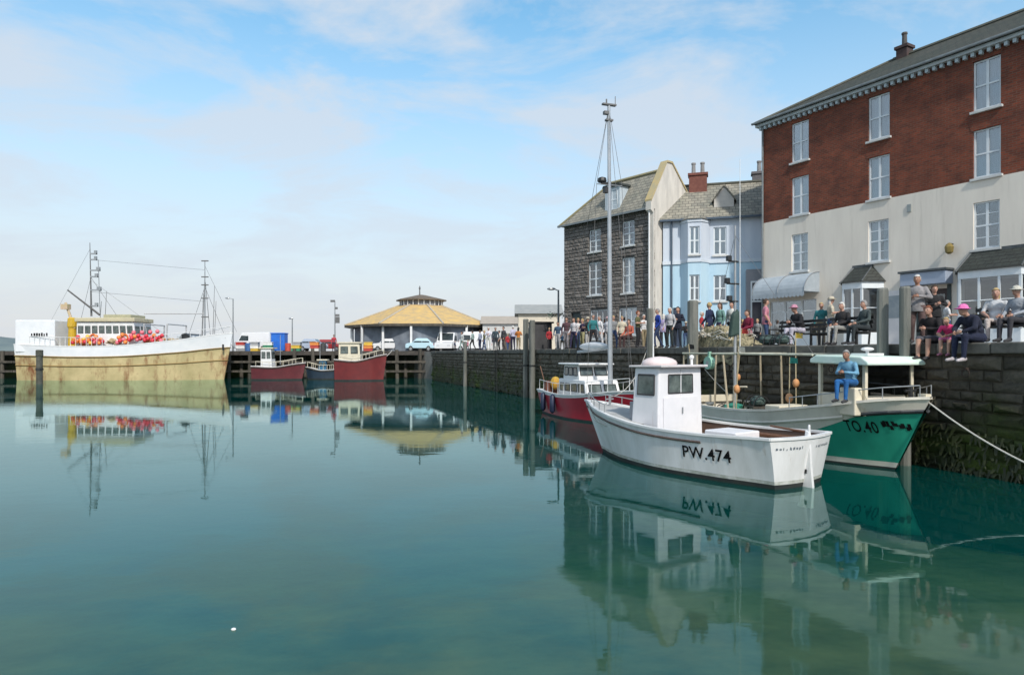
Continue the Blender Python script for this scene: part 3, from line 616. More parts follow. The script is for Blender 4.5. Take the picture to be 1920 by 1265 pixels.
M_cb = mat('old_red_brick', (.14, .05, .04), (.20, .08, .06), 6, .9)
chimney(broof, 1.75, 2.0, BE+1.4, BE+2.75, .95, .6, 2, M_cb, mat('grey_pot', (.30, .30, .30), (.22, .22, .22), 5, .8))
chimney(broof, 4.95, 2.4, BE+1.9, BE+2.7, .7, .5, 1, mat('grey_stack', (.16, .15, .16), (.11, .11, .12), 5, .9), mat('grey_pot', (.3, .3, .3)))
dg = MB(); dgx = ba(1352)+.15; dg.prism([(dgx-.5, BE+.15), (dgx+.5, BE+.15), (dgx+.5, BE+1.1), (dgx, BE+1.75), (dgx-.5, BE+1.1)], .5, 2.2)
dgo = dg.build('gable_dormer', mat('pale_stone_render', (.60, .57, .52), (.47, .46, .43), 2, .9), BH)
dr_ = MB(); 
for sgn in (-1, 1): dr_.prism([(dgx, BE+1.77), (dgx+sgn*.62, BE+.97), (dgx+sgn*.62, BE+1.06), (dgx, BE+1.88)], .42, 2.5)
dr_.build('dormer_roof', M_slatep, dgo)
# grey porch at its right end
gx0, gx1 = ba(1398), ba(1437)
po = MB().box(gx0, gx1, -.9, -.04, 0, 3.9).build('porch', mat('grey_porch', (.20, .21, .24), (.27, .27, .29), 2, .85), BH)
pd = MB(); 
for a, b_, c, d in ((gx0+.2, gx0+.27, .02, 3.3), (gx1-.27, gx1-.2, .02, 3.3), (gx0+.27, gx1-.27, 2.25, 2.33), (gx0+.27, gx1-.27, 3.22, 3.3), (gx0+.27, gx1-.27, .02, .3)): pd.box(a, b_, -.97, -.905, c, d)
pdo = pd.build('door_frame', M_sash, po); MB().box(gx0+.27, gx1-.27, -.93, -.903, .3, 3.22).build('door_glass', mat('dim_glass', (.03, .03, .045), (.05, .05, .07), 2, .2), pdo)

MB().box(.02, SL-.4, .08, SD-.1, -.3, 0).build('plinth', M_rub, SH); MB().box(.02, BLN-.02, .0, 4.4, -.3, 0).build('plinth', M_bl2, BH)
GZ = 2.88
# ------------------------------------------------------------------ market pavilion and sheds at the far side
PV = thing('market_pavilion', 'low market hall with tan hipped roof and a small lantern on top', 'pavilion', (gx(790, 84), 84, GZ), 0)
M_thatch = mat('tan_shingles', (.62, .41, .14), (.42, .31, .17), 1.4, .9, .03, detail=10, stretch=(1, 1, 2.5))
pr = MB(); n = 8; ro, ri = 9.3, 2.75; ez, iz = 3.1, 5.6
ring = lambda r, z, k=1.0: [(r*math.cos(math.pi/8+i*math.pi/4), r*math.sin(math.pi/8+i*math.pi/4)*k, z) for i in range(n)]
pr.v = ring(ro, ez)+ring(ri, iz)+ring(ro, ez-.28); pr.f = [(i, (i+1) % n, n+(i+1) % n, n+i) for i in range(n)]+[(2*n+i, 2*n+(i+1) % n, (i+1) % n, i) for i in range(n)]+[tuple(range(2*n, 3*n))[::-1], tuple(range(n, 2*n))]; pr.m = [0]*n+[1]*n+[1, 0]
prf = pr.build('roof', [M_thatch, M_wood_dk], PV)
hp = MB()
for a, b_ in zip(ring(ro, ez+.02), ring(ri, iz+.02)): hp.tube(a, b_, .12, n=5)
hp.build('hip_tile', mat('pale_hip', (.45, .40, .32), (.36, .33, .27), 2, .9), prf)
lan = MB().lathe([(2.6, 5.6), (2.6, 6.2)], (0, 0, 0), 8).build('lantern', mat('lantern_louvre', (.14, .15, .17), (.26, .27, .30), 5, .7, stretch=(3, 3, .2)), PV)
for i in range(8):
    a = math.pi/4*i; 
    for k in (-.25, 0, .25): MB().tube((2.62*math.cos(a+k), 2.62*math.sin(a+k), 5.6), (2.62*math.cos(a+k), 2.62*math.sin(a+k), 6.2), .05, n=4).build('lantern_post', M_white, lan)
MB().lathe([(3.1, 6.2), (3.1, 6.35), (.5, 6.95), (.1, 7.0)], (0, 0, 0), 8).build('lantern_roof', mat('brown_lead', (.16, .12, .08), (.11, .09, .07), 2, .8), lan)
MB().tube((-.2, 0, 6.9), (-.2, 0, 8.1), .09, .05).ell((-.2, 0, 7.8), (.12, .12, .18)).build('finial', M_wire, lan)
MB().lathe([(8.2, 0), (8.2, 3.0)], (0, 0, 0), 8).build('wall', mat('market_wall', (.22, .25, .29), (.12, .14, .17), .8, .8), PV)
for i in range(16):
    a = 2*math.pi*i/16; MB().box(-.12, .12, -.12, .12, 0, 3.0, M=Matrix.Translation((8.45*math.cos(a), 8.45*math.sin(a), 0))).build('post', M_white, PV)
def shed(name, label, px0, px1, Y, eave_py, ridge_py, depth, wallm, roofm, cat='shed'):
    x0, x1 = gx(px0, Y), gx(px1, Y); e_, r_ = gz(eave_py, Y)-GZ, gz(ridge_py, Y)-GZ
    t = thing(name, label, cat, (x0, Y, GZ)); w_ = x1-x0
    MB().box(0, w_, 0, depth, 0, e_).build('wall', wallm, t)
    MB().prism([(-.3, e_), (depth/2, r_), (depth+.3, e_)], -.3, w_+.3, 'yz').build('roof', roofm, t)
    d = MB().box(w_*.55, w_*.8, -.04, .0, 0, min(2.1, e_*.8)).build('door', M_wood_dk, t)
    wd = MB().box(w_*.12, w_*.4, -.05, -.002, 1.0, min(2.0, e_*.75)).build('window', M_sash, t); MB().box(w_*.14, w_*.38, -.06, -.045, 1.07, min(1.93, e_*.72)).build('pane', mat('dim_glass', (.03, .03, .045)), wd)
    return t
shed('harbour_shed', 'low cream shed with grey roof beside the stone house', 972, 1050, 57, 588, 567, 5, mat('cream_board', (.68, .62, .50), (.58, .53, .44), 2, .8), mat('grey_sheet_roof', (.26, .27, .26), (.33, .33, .31), 2, .7))
shed('harbour_office', 'pale flat harbour building behind the white vans', 905, 975, 78, 607, 590, 6, mat('pale_board', (.55, .55, .54), (.47, .47, .46), 2, .8), mat('tan_sheet_roof', (.40, .34, .28), (.33, .29, .24), 2, .8))

# ------------------------------------------------------------------ timber jetty on the far side
JY = 73.0
J = thing('timber_jetty', 'dark timber jetty on piles along the far side', 'jetty', (0, JY, -.12))
jx0, jx1 = -75.0, -9.2
MB().box(jx0, jx1, .0, 3.4, 2.72, 2.99).build('deck', M_wood_dk, J)
MB().box(jx0, jx1, -.14, 0, 2.62, 3.06).build('fascia_beam', mat('tarred_beam', (.045, .04, .036), (.075, .065, .055), 2, .85), J)
pm_ = MB().tube((0, 0, -4), (0, 0, 2.95), .2, .19, 8).mesh('pile', M_wood_dk)
for i in range(30):
    x = jx0+.6+i*2.22+random.uniform(-.25, .25)
    if x > jx1: break
    link('pile', pm_, J, (x, -.25, random.uniform(-.1, .45)), (random.uniform(-.02, .02), random.uniform(-.02, .02), 0)); link('pile', pm_, J, (x+.6, 1.6, -.1))
for z_ in (.9, 1.9):
    for i in range(15): MB().box(jx0+i*4.4, jx0+i*4.4+4.35, -.52, -.44, z_-.11, z_+.11).build('waling', M_wood_dk, J)
MB().box(jx0, jx1-.6, 3.0, 3.2, -4, 2.9).build('back_wall', M_stone, J)
# ------------------------------------------------------------------ boats
def curve(pts):
    """smooth interpolation through control points (t, v)"""
    T = [p[0] for p in pts]; V = [p[1] for p in pts]
    def f(t):
        t = max(T[0], min(T[-1], t))
        for i in range(len(T)-1):
            if t <= T[i+1]: break
        p0 = V[max(0, i-1)]; p1 = V[i]; p2 = V[i+1]; p3 = V[min(len(V)-1, i+2)]; u = (t-T[i])/(T[i+1]-T[i])
        return .5*((2*p1)+(-p0+p2)*u+(2*p0-5*p1+4*p2-p3)*u*u+(-p0+3*p1-3*p2+p3)*u**3)
    return f
class Hull:
    """x forward from the transom (0) to the stem (L), y to port, z up from the waterline"""
    def __init__(s, L, shb, wlb, sheer, keel, rake=.6, trake=0.0, flare=1.3, bulge=0.0):
        s.L, s.shb, s.wlb, s.sheer, s.keel, s.rake, s.trake, s.flare, s.bulge = L, curve(shb), curve(wlb), curve(sheer), curve(keel), rake, trake, flare, bulge
    def hb(s, t, z):
        sh = s.sheer(t); w, b = max(.012, s.wlb(t)), max(.015, s.shb(t))
        if z >= 0: return w+(b-w)*max(0, min(1.05, z/sh))**s.flare
        k = s.keel(t); u = min(1, max(0, z/k)); return w*(1-u**2.2)**.6 if u < 1 else 0.0
    def px(s, t, z, y=0.0):
        sh = s.sheer(t); q = max(-.4, min(1.1, z/sh)); e = max(0, (t-.55)/.45)**2; a = max(0, 1-t/.25)
        hbm = max(.05, s.shb(0)); return t*s.L+s.rake*q*e-s.trake*q*a-s.bulge*a*(1-min(1, abs(y)/hbm)**2)
    def pt(s, t, z, side=1, off=0.0):
        y = s.hb(t, z)+off; return Vector((s.px(t, z, y), side*y, z))
    def at_x(s, x, z, side, off=.012):
        lo, hi = 0, 1
        for _ in range(24):
            m = (lo+hi)/2
            if s.px(m, z, s.hb(m, z)) < x: lo = m
            else: hi = m
        return s.pt(lo, z, side, off)
    def build(s, root, bands, mats, deck_z, mats2, gun=(.09, .05), n=34, name='hull'):
        """bands: list of (kind, value, material index of the strip below): 'z' absolute or 's' below the sheer"""
        b = MB(); rows = []
        ts = [1-(1-i/n)**1.25 for i in range(n+1)]
        def zs(t):
            sh = s.sheer(t); k = s.keel(t); out = [k, k*.6, k*.25]
            for kind, v, _ in bands: out.append(v if kind == 'z' else (sh*v if kind == 'f' else sh-v))
            return out
        nr = len(zs(0)); mi = [bands[0][2]]*2+[bd[2] for bd in bands]
        for side in (1, -1):
            o = len(b.v)
            for t in ts:
                for z_ in zs(t): b.v.append(tuple(s.pt(t, z_, side)))
            for i in range(n):
                for j in range(nr-1):
                    f = (o+i*nr+j, o+(i+1)*nr+j, o+(i+1)*nr+j+1, o+i*nr+j+1); b.f.append(f if side < 0 else f[::-1]); b.m.append(mi[j])
        # transom, with a few columns so that it can bulge
        zz = zs(0); nc = 8; o = len(b.v)
        for j in range(nr):
            hb = s.hb(0, zz[j])
            for c in range(nc+1):
                y = hb*(1-2*c/nc); b.v.append((s.px(0, zz[j], y), y, zz[j]))
        for j in range(nr-1):
            for c in range(nc): b.f.append((o+j*(nc+1)+c, o+j*(nc+1)+c+1, o+(j+1)*(nc+1)+c+1, o+(j+1)*(nc+1)+c)); b.m.append(mi[j])
        h = b.build(name, mats, root, smooth=True)
        md = h.modifiers.new('es', 'EDGE_SPLIT'); md.split_angle = R(40)
        # inner lining and deck
        th = .05; d = MB(); 
        for side in (1, -1):
            o = len(d.v)
            for t in ts[:-1]:
                sh = s.sheer(t); y = max(.01, s.hb(t, sh)-th); y2 = max(.008, min(y, s.hb(t, min(deck_z(t), sh))-th)); xo = .05 if t == 0 else 0
                d.v += [(s.px(t, sh, y)+xo, side*y, sh-.004), (s.px(t, deck_z(t), y)+xo, side*y2, deck_z(t))]
            for i in range(len(ts)-2): d.f.append((o+2*i, o+2*i+1, o+2*i+3, o+2*i+2)); d.m.append(0)
        k = len(ts)-1
        for i in range(k-1): d.f.append((2*i+1, 2*(k+i)+1, 2*(k+i)+3, 2*i+3)); d.m.append(1)
        d.f.append((0, 1, 2*k+1, 2*k)); d.m.append(0)
        d.build('deck', mats2, root)
        # gunwale cap
        g_ = MB(); wd, hh = gun
        for side in (1, -1):
            o = len(g_.v)
            for t in ts:
                sh = s.sheer(t); y = s.hb(t, sh); x = s.px(t, sh, y)
                yi = max(.0, y-wd)
                g_.v += [(x, side*(y+.02), sh-.03), (x, side*(y+.02), sh+hh-.03), (x, side*yi, sh+hh-.03), (x, side*yi, sh-.03)]
            for i in range(len(ts)-1):
                for j in range(4): g_.f.append((o+4*i+j, o+4*i+4+j, o+4*i+4+(j+1) % 4, o+4*i+(j+1) % 4)); g_.m.append(0)
            g_.f.append((o, o+1, o+2, o+3)); g_.m.append(0)
        sh = s.sheer(0); y = s.hb(0, sh); m_ = 8
        for c in range(m_):
            ya, yb = y*(1-2*c/m_), y*(1-2*(c+1)/m_); xa, xb = s.px(0, sh, ya), s.px(0, sh, yb)
            g_.add([(xa-.02, ya, sh-.03), (xb-.02, yb, sh-.03), (xb+wd, yb, sh-.03), (xa+wd, ya, sh-.03), (xa-.02, ya, sh+hh-.028), (xb-.02, yb, sh+hh-.028), (xb+wd, yb, sh+hh-.028), (xa+wd, ya, sh+hh-.028)], [(0, 1, 5, 4), (1, 2, 6, 5), (2, 3, 7, 6), (3, 0, 4, 7), (4, 5, 6, 7)])
        g_.build('gunwale', mats2[2], root)
        s.ts = ts
        return h
    def strake(s, root, off, r, m, side_list=(1, -1), t0=0.0, t1=1.0, name='rubbing_strake', fr=None):
        for side in side_list:
            b = MB(); pts = []
            for t in s.ts:
                if t0 <= t <= t1: z_ = s.sheer(t)*fr if fr else s.sheer(t)-off; pts.append(s.pt(t, z_, side, r*.4))
            b.path(pts, r, 6).build(name, m, root)
    def rail(s, root, h, r, m, t0, t1, n, side_list=(1, -1), inset=.06, name='handrail'):
        for side in side_list:
            b = MB(); P_ = []
            for i in range(n+1):
                t = t0+(t1-t0)*i/n; sh = s.sheer(t); y = max(0, s.hb(t, sh)-inset); p = Vector((s.px(t, sh, y), side*y, sh)); P_.append(p+Vector((0, 0, h))); b.tube(p, P_[-1], r*.8, n=5)
            b.path(P_, r, 5).build(name, m, root)
def lettering(root, text, hull, x0, z0, size, side, m, name='lettering', gap=1.0, shear=0.0, sx=1.0):
    """flat letters laid on the hull side; they run towards the stern on the port side, towards the bow on the starboard side"""
    cu = bpy.data.curves.new('t', 'FONT'); cu.body = text; cu.size = size; cu.space_character = gap; cu.shear = shear; cu.offset = size*.012
    o = bpy.data.objects.new('t', cu); col.objects.link(o); dg_ = bpy.context.evaluated_depsgraph_get(); me = bpy.data.meshes.new_from_object(o.evaluated_get(dg_)); bpy.data.objects.remove(o)
    bm = bmesh.new(); bm.from_mesh(me); bmesh.ops.triangulate(bm, faces=bm.faces); bmesh.ops.subdivide_edges(bm, edges=[e_ for e_ in bm.edges if e_.calc_length() > size*.3], cuts=1); bm.to_mesh(me); bm.free()
    for v in me.vertices: v.co = hull.at_x(x0-side*v.co.x*sx, z0+v.co.y, side, .014)
    me.materials.clear(); me.materials.append(m)
    ob = bpy.data.objects.new(name, me); col.objects.link(ob); ob.parent = root
    return ob
def flat_text(root, text, p, rot, size, m, name='lettering', ext=.002, align='CENTER'):
    cu = bpy.data.curves.new('t', 'FONT'); cu.body = text; cu.size = size; cu.extrude = ext; cu.align_x = align; cu.offset = size*.01
    o = bpy.data.objects.new('t', cu); col.objects.link(o); dg_ = bpy.context.evaluated_depsgraph_get(); me = bpy.data.meshes.new_from_object(o.evaluated_get(dg_)); bpy.data.objects.remove(o)
    me.materials.clear(); me.materials.append(m); ob = bpy.data.objects.new(name, me); col.objects.link(ob); ob.parent = root; ob.location = p; ob.rotation_euler = rot
    return ob
M_text = plain('black_lettering', (.006, .006, .007), .8, spec=.1)
M_hullw = mat('hull_white', (.80, .80, .80), (.58, .58, .56), 1.6, .35, detail=10, stretch=(1.6, 1.6, .25), lo=.38, hi=.8, bump=.003)
streaks(M_hullw, (.34, .24, .15), 2.4, .18, .60, .78, .6, 2.0)
M_anti = mat('antifouling_black', (.018, .02, .022), (.03, .034, .03), 3, .7)
M_deckg = mat('grey_deck', (.42, .42, .41), (.33, .33, .32), 3, .8)
M_buffd = mat('buff_deck', (.55, .47, .34), (.45, .39, .29), 3, .8)
M_brownin = mat('brown_lining', (.085, .05, .035), (.13, .08, .055), 4, .6, stretch=(.3, 1, 1))

# ---- white fishing boat in the foreground
wb = thing('white_fishing_boat', 'white fishing boat with boxy wheelhouse lying stern on in the foreground', 'boat', (5.8, 14.05, 0), math.atan2(.82, -.57))
hw = Hull(5.75, [(0, 1.08), (.2, 1.19), (.5, 1.22), (.75, 1.0), (.9, .55), (1, .03)], [(0, .80), (.2, 1.0), (.5, 1.08), (.75, .72), (.9, .32), (1, .02)],
          [(0, 1.02), (.3, .97), (.6, 1.02), (.85, 1.2), (1, 1.38)], [(0, -.35), (.3, -.5), (.8, -.5), (1, -.25)], rake=.75, trake=.18, flare=1.1, bulge=.22)
hw.build(wb, [('z', .0, 0), ('z', .09, 0), ('z', .16, 2), ('f', .45, 1), ('s', .16, 1), ('s', 0, 1)], [M_anti, M_hullw, mat('weedy_waterline', (.34, .36, .30), (.62, .63, .60), 5, .6, detail=9)], lambda t: .50 if t < .72 else .50+(t-.72)*2.4, [M_brownin, M_buffd, M_white])
hw.strake(wb, .17, .028, mat('wood_strake', (.075, .05, .04), (.11, .075, .06), 4, .6), (1, -1), .24, 1.0)
# foredeck and wheelhouse
fd = MB(); 
fd.v = []; 
for t in (.60, .66, .72, .78, .84, .9, .95, .985):
    sh = hw.sheer(t)-.03; y = max(.02, hw.hb(t, sh)-.05); fd.v += [(hw.px(t, sh, y), y, sh), (hw.px(t, sh, y), 0, sh+.05), (hw.px(t, sh, y), -y, sh)]
fd.f = [(3*i+k, 3*i+3+k, 3*i+4+k, 3*i+1+k) for i in range(7) for k in (0, 1)]; fd.m = [0]*14
fd.build('foredeck', M_deckg, wb, fix=False)
WX0, WX1, WY, WZ0, WZ1 = 3.0, 3.92, .80, .55, 2.36
def cabin(root, x0, x1, y, z0, z1, wins_aft=(), wins_side=(), wins_fwd=(), m=M_white, rake=.12, name='wheelhouse', frame=None, slope_fwd=0.0):
    c = MB(); yt = y-.05
    vs = [(x0, -y, z0), (x1, -y, z0), (x1, y, z0), (x0, y, z0), (x0+.02, -yt, z1), (x1-rake, -yt, z1-slope_fwd), (x1-rake, yt, z1-slope_fwd), (x0+.02, yt, z1)]
    c.add(vs, [(0, 3, 2, 1), (4, 5, 6, 7), (0, 1, 5, 4), (2, 3, 7, 6), (1, 2, 6, 5), (0, 4, 7, 3)])
    cab = c.build(name, m, root, bevel=.035)
    V = [Vector(v) for v in vs]
    def face(p00, p10, p01, p11, u0, u1, v0, v1, out):
        f = lambda u, v: (p00*(1-u)+p10*u)*(1-v)+(p01*(1-u)+p11*u)*v
        cs = [f(u0, v0), f(u1, v0), f(u1, v1), f(u0, v1)]; nrm = (cs[1]-cs[0]).cross(cs[3]-cs[0]).normalized()
        if nrm.dot(out) < 0: nrm = -nrm
        w_ = MB(); 
        for a, b_ in zip(cs, cs[1:]+cs[:1]): w_.tube(a+nrm*.006, b_+nrm*.006, .022, n=4)
        wo_ = w_.build('window', frame or plain('window_rubber', (.03, .03, .032), .6), cab)
        MB().add([p+nrm*.004 for p in cs]+[p+nrm*.010 for p in cs], [(4, 5, 6, 7), (0, 3, 2, 1), (0, 1, 5, 4), (1, 2, 6, 5), (2, 3, 7, 6), (3, 0, 4, 7)]).build('pane', mat('cabin_glass', (.045, .06, .058), (.14, .17, .16), 3, .06, detail=3), wo_)
    for w_ in wins_aft: face(V[3], V[0], V[7], V[4], *w_, Vector((-1, 0, 0)))
    for w_ in wins_fwd: face(V[1], V[2], V[5], V[6], *w_, Vector((1, 0, 0)))
    for w_ in wins_side:
        face(V[2], V[3], V[6], V[7], *w_, Vector((0, 1, 0))); face(V[1], V[0], V[5], V[4], *w_, Vector((0, -1, 0)))
    return cab
cb = cabin(wb, WX0, WX1, WY, WZ0, WZ1, wins_aft=[(.22, .78, .66, .90)], wins_side=[(.18, .84, .64, .9)], wins_fwd=[(.06, .32, .64, .9), (.37, .63, .64, .9), (.68, .94, .64, .9)], m=streaks(mat('wheelhouse_white', (.78, .77, .79), (.71, .71, .73), 2.5, .4), (.40, .32, .24), 3, .25, .62, .8, .6, 2.2))
MB().box(WX0-.001, WX0+.012, -.012, .012, WZ0, WZ1-.05).box(WX0-.015, WX0-.001, -.62, .62, .62, 1.64).build('door', mat('wheelhouse_white', (.78, .77, .79)), cb)
MB().tube((WX0-.04, -.02, 1.25), (WX0-.04, -.02, 1.4), .015, n=6).build('door_handle', M_steel, cb)
MB().prism([(WX0-.14, WZ1), (WX1+.02, WZ1-.01), (WX1+.02, WZ1+.045), (WX0-.14, WZ1+.06)], -WY-.03, WY+.03).build('roof', mat('grey_roof_edge', (.62, .58, .58), (.5, .48, .48), 3, .6), cb, bevel=.02)
MB().ell((WX0+.6, .1, WZ1+.09), (.42, .46, .17), 14, 8).build('life_raft', mat('pink_white_plastic', (.74, .64, .62), (.66, .55, .53), 4, .45), cb, smooth=True)
MB().tube((WX0+.2, -.62, WZ1), (WX0+.2, -.62, WZ1+.2), .03).ell((WX0+.2, -.62, WZ1+.24), (.06, .06, .06), 8, 6).build('deck_lamp', M_white, cb)
MB().box(WX1-.06, WX1+.12, -WY+.1, WY-.1, .9, 1.5).build('companion_hatch', mat('grey_hatch', (.30, .31, .34), (.24, .25, .27), 3, .6), wb, bevel=.02)
# engine box, thwart, pot hauler, hoops, tiller gear
MB().box(1.1, 1.95, -.42, .42, .5, .98).build('engine_box', mat('wheelhouse_white', (.78, .77, .79)), wb, bevel=.03)
MB().box(.15, .55, -.98, .98, .74, .80).build('thwart', M_wood, wb, bevel=.01)
MB().box(.3, 2.4, -1.06, -.86, .80, .86).build('side_bench', M_wood, wb, bevel=.01)
MB().box(.3, 2.4, .86, 1.06, .80, .86).build('side_bench', mat('grey_bench', (.55, .54, .55), (.45, .45, .46), 3, .7), wb, bevel=.01)
rd = MB().prism([(-.36, 1.12), (-.27, 1.15), (-.16, .1), (-.10, -.42), (-.42, -.42), (-.44, .0), (-.40, .4)], -.035, .035).build('rudder', M_hullw, wb, bevel=.015)
MB().tube((-.33, 0, 1.1), (.55, 0, 1.16), .028, .02).build('tiller', M_wood, rd)
MB().box(-.31, -.24, -.06, .06, .82, .9).box(-.31, -.22, -.06, .06, .28, .36).build('pintle', M_black, rd)
sp = MB().lathe([(.028, 0), (.026, .72), (.02, .76)], (-.34, .0, .5), 8).build('rudder_stock', M_white, rd)
lettering(wb, 'PW.474', hw, 1.95, .44, .36, 1, M_text, gap=1.05)
# name and port across the stern: too worn to read
for y0, nn in ((.92, 9), (-.22, 8)):
    rr = random.Random(int(abs(y0)*100))
    for i in range(nn):
        y = y0-i*.082; tm = MB()
        for k in range(rr.choice((1, 2, 2))):
            yy = y-.025*k; z_ = .79+rr.uniform(-.01, .01); hh = rr.uniform(.035, .06)
            def tp(yv, zv): return (hw.px(0, zv, yv)-.006, yv, zv)
            tm.add([tp(yy, z_), tp(yy-.018, z_), tp(yy-.018, z_+hh), tp(yy, z_+hh)], [(0, 1, 2, 3)])
        tm.build('worn_letter', plain('faded_lettering', (.10, .13, .16), .7), wb, fix=False)
cl = MB().tube((5.55, -.05, 1.3), (5.55, -.05, 1.55), .035).tube((5.55, -.17, 1.45), (5.55, .09, 1.45), .02).build('mooring_post', M_steel, wb)
hw.rail(wb, .22, .014, M_steel, .80, .985, 4)

# working gear on the white boat
rc = MB(); rr = random.Random(2)
for c_ in range(4):
    rad = .22-.03*c_; rc.path([(.85+rad*math.cos(a*.5), .5+rad*math.sin(a*.5), .53+.025*c_) for a in range(14)], .018, 5)
rc.build('rope_coil', M_rope, wb)
MB().box(.6, 1.0, -.75, -.25, .51, .78).build('fish_box', mat('orange_box', (.45, .16, .04), (.36, .13, .04), 3, .6), wb, bevel=.02)
MB().box(2.15, 2.6, .25, .75, .51, .80).build('fish_box', mat('blue_box', (.04, .14, .28), (.05, .18, .32), 3, .6), wb, bevel=.02)
MB().tube((WX1-.3, .3, WZ1), (WX1-.3, .3, WZ1+1.1), .02, .012, 6).build('aerial', M_white, wb)
MB().path([hw.pt(.98, 1.3, 1, .02), hw.pt(.9, .9, 1, .04), hw.pt(.8, .85, 1, .03)], .014, 5).build('bow_rope', M_rope, wb)

# ---- green fishing boat along the quay
gf = (QD*-1).normalized()
gb = thing('green_fishing_boat', 'green and white fishing boat with open shelter moored along the quay', 'boat', (6.55, 22.75, 0), math.atan2(gf.y, gf.x))
M_green = mat('hull_green', (.03, .36, .245), (.02, .28, .19), 1.2, .35, detail=9, stretch=(1.5, 1.5, .4)); M_offw = streaks(mat('hull_cream', (.76, .72, .63), (.62, .58, .50), 1.5, .45), (.30, .20, .12), 2.4, .2, .58, .78, .6, 2.0)
M_mint = mat('mint_white', (.62, .80, .69), (.72, .82, .74), 2, .45)
hg = Hull(7.3, [(0, 1.15), (.25, 1.27), (.55, 1.32), (.78, 1.22), (.9, .92), (.96, .58), (1, .06)], [(0, .95), (.25, 1.12), (.55, 1.15), (.78, .75), (.92, .32), (1, .02)],
          [(0, 1.12), (.35, 1.08), (.6, 1.18), (.8, 1.42), (1, 1.72)], [(0, -.4), (.3, -.6), (.8, -.6), (1, -.3)], rake=.95, trake=.1, flare=1.35)
hg.build(gb, [('z', 0, 0), ('z', .05, 0), ('z', .17, 1), ('f', .5, 2), ('s', .36, 2), ('s', .27, 3), ('s', 0, 1)], [M_anti, M_offw, M_green, M_black], lambda t: .62, [M_offw, M_buffd, M_offw], gun=(.12, .06))
hg.strake(gb, .30, .04, mat('strake_black', (.03, .034, .04), (.05, .055, .06), 3, .5), (1, -1), .87, 1.0)
hg.strake(gb, .32, .035, M_offw, (1, -1), 0, .87, name='white_strake')
# white panel on the after part of the side
pn = MB()
for side in (-1,):
    T_ = [i/16*.90 for i in range(17)]; 
    for t in T_:
        for f_ in (0, .5, 1): fl_ = .50+.30*max(0, (t-.74)/.16); pn.v.append(tuple(hg.pt(t, hg.sheer(t)*(fl_+(.97-fl_)*f_), side, .008)))
    pn.f = [(3*i+k, 3*i+3+k, 3*i+4+k, 3*i+1+k) for i in range(16) for k in (0, 1)]; pn.m = [0]*32
pn.build('white_side_panel', M_offw, gb, smooth=True, fix=False)
lettering(gb, 'TO.40', hg, 6.60, .86, .38, -1, M_text, gap=1.1, sx=.62)
rr = random.Random(5); x = 7.36
for i in range(5):
    tm = MB()
    for k in range(2):
        xa = x+k*.035; z_ = .95+rr.uniform(0, .1); hh = rr.uniform(.07, .14)
        tm.add([hg.at_x(xa, z_, -1, .016), hg.at_x(xa+.05, z_, -1, .016), hg.at_x(xa+.05, z_+hh, -1, .016), hg.at_x(xa, z_+hh, -1, .016)], [(0, 1, 2, 3)])
    x += .09; tm.build('worn_letter', M_text, gb, fix=False)
# raised foredeck
fd = MB()
for t in (.62, .68, .74, .8, .86, .91, .95, .985):
    sh = hg.sheer(t)-.22; y = max(.02, hg.hb(t, sh)-.06); fd.v += [(hg.px(t, sh, y), y, sh), (hg.px(t, sh, y), 0, sh+.07), (hg.px(t, sh, y), -y, sh)]
fd.f = [(3*i+k, 3*i+3+k, 3*i+4+k, 3*i+1+k) for i in range(7) for k in (0, 1)]; fd.m = [0]*14
fd.build('foredeck', M_offw, gb, fix=False)
MB().box(5.8, 7.05, -.62, .62, 1.3, 1.72).build('cuddy', M_offw, gb, bevel=.05)
# shelter: roof on posts with windscreen
sr = MB().prism([(5.55, 2.46), (7.35, 2.42), (7.35, 2.50), (7.15, 2.62), (5.75, 2.66), (5.55, 2.56)], -.88, .88).build('shelter_roof', M_mint, gb, bevel=.03)
for x, y in ((5.75, -.72), (5.75, .72), (6.45, .72), (7.1, -.70), (7.1, .70)):
    MB().box(x-.04, x+.04, y-.04, y+.04, 1.25, 2.46).build('shelter_post', M_cream, gb)
MB().box(7.09, 7.11, -.66, .66, 1.72, 2.42).build('windscreen', M_glassd, gb)
MB().box(5.79, 7.06, -.735, -.705, 1.3, 1.74).build('side_screen', M_cream, gb); MB().box(5.79, 7.06, .705, .735, 1.3, 1.74).build('side_screen', M_cream, gb)
MB().box(3.4, 4.0, -.5, .5, .62, 1.25).build('console', M_cream, gb, bevel=.03)
MB().box(6.2, 6.7, -.2, .3, 2.64, 2.70).tube((6.4, .1, 2.68), (6.4, .1, 2.78), .04).ell((6.4, .1, 2.80), (.15, .15, .05)).build('radar', M_white, sr)
# gantry over the working deck
gq = MB()
for y in (-.95, .95): gq.tube((-.05, y, 2.70), (5.5, y*.78, 2.66), .035, n=6)
for x in (-.05, 1.4, 2.6): gq.tube((x, -.93, 2.69), (x, .93, 2.69), .035, n=6)
gan = gq.build('gantry', mat('pale_gantry', (.50, .52, .42), (.38, .36, .28), 4, .6), gb)
for x, y, x2 in ((.0, -.95, .1), (.0, .95, .1), (.75, -.95, .75), (1.4, .95, 1.4), (1.75, -.95, 1.75), (2.1, -.95, 2.45), (2.35, .95, 2.35)):
    MB().tube((x2, y*1.06, .8), (x, y, 2.64), .035, .03, 6).build('gantry_post', mat('buff_post', (.46, .38, .26), (.36, .31, .22), 4, .7), gb)
MB().tube((1.4, 0, .62), (1.4, 0, 6.7), .05, .03, 8).build('mast', mat('grey_mast', (.34, .36, .37), (.26, .28, .3), 3, .5), gb)
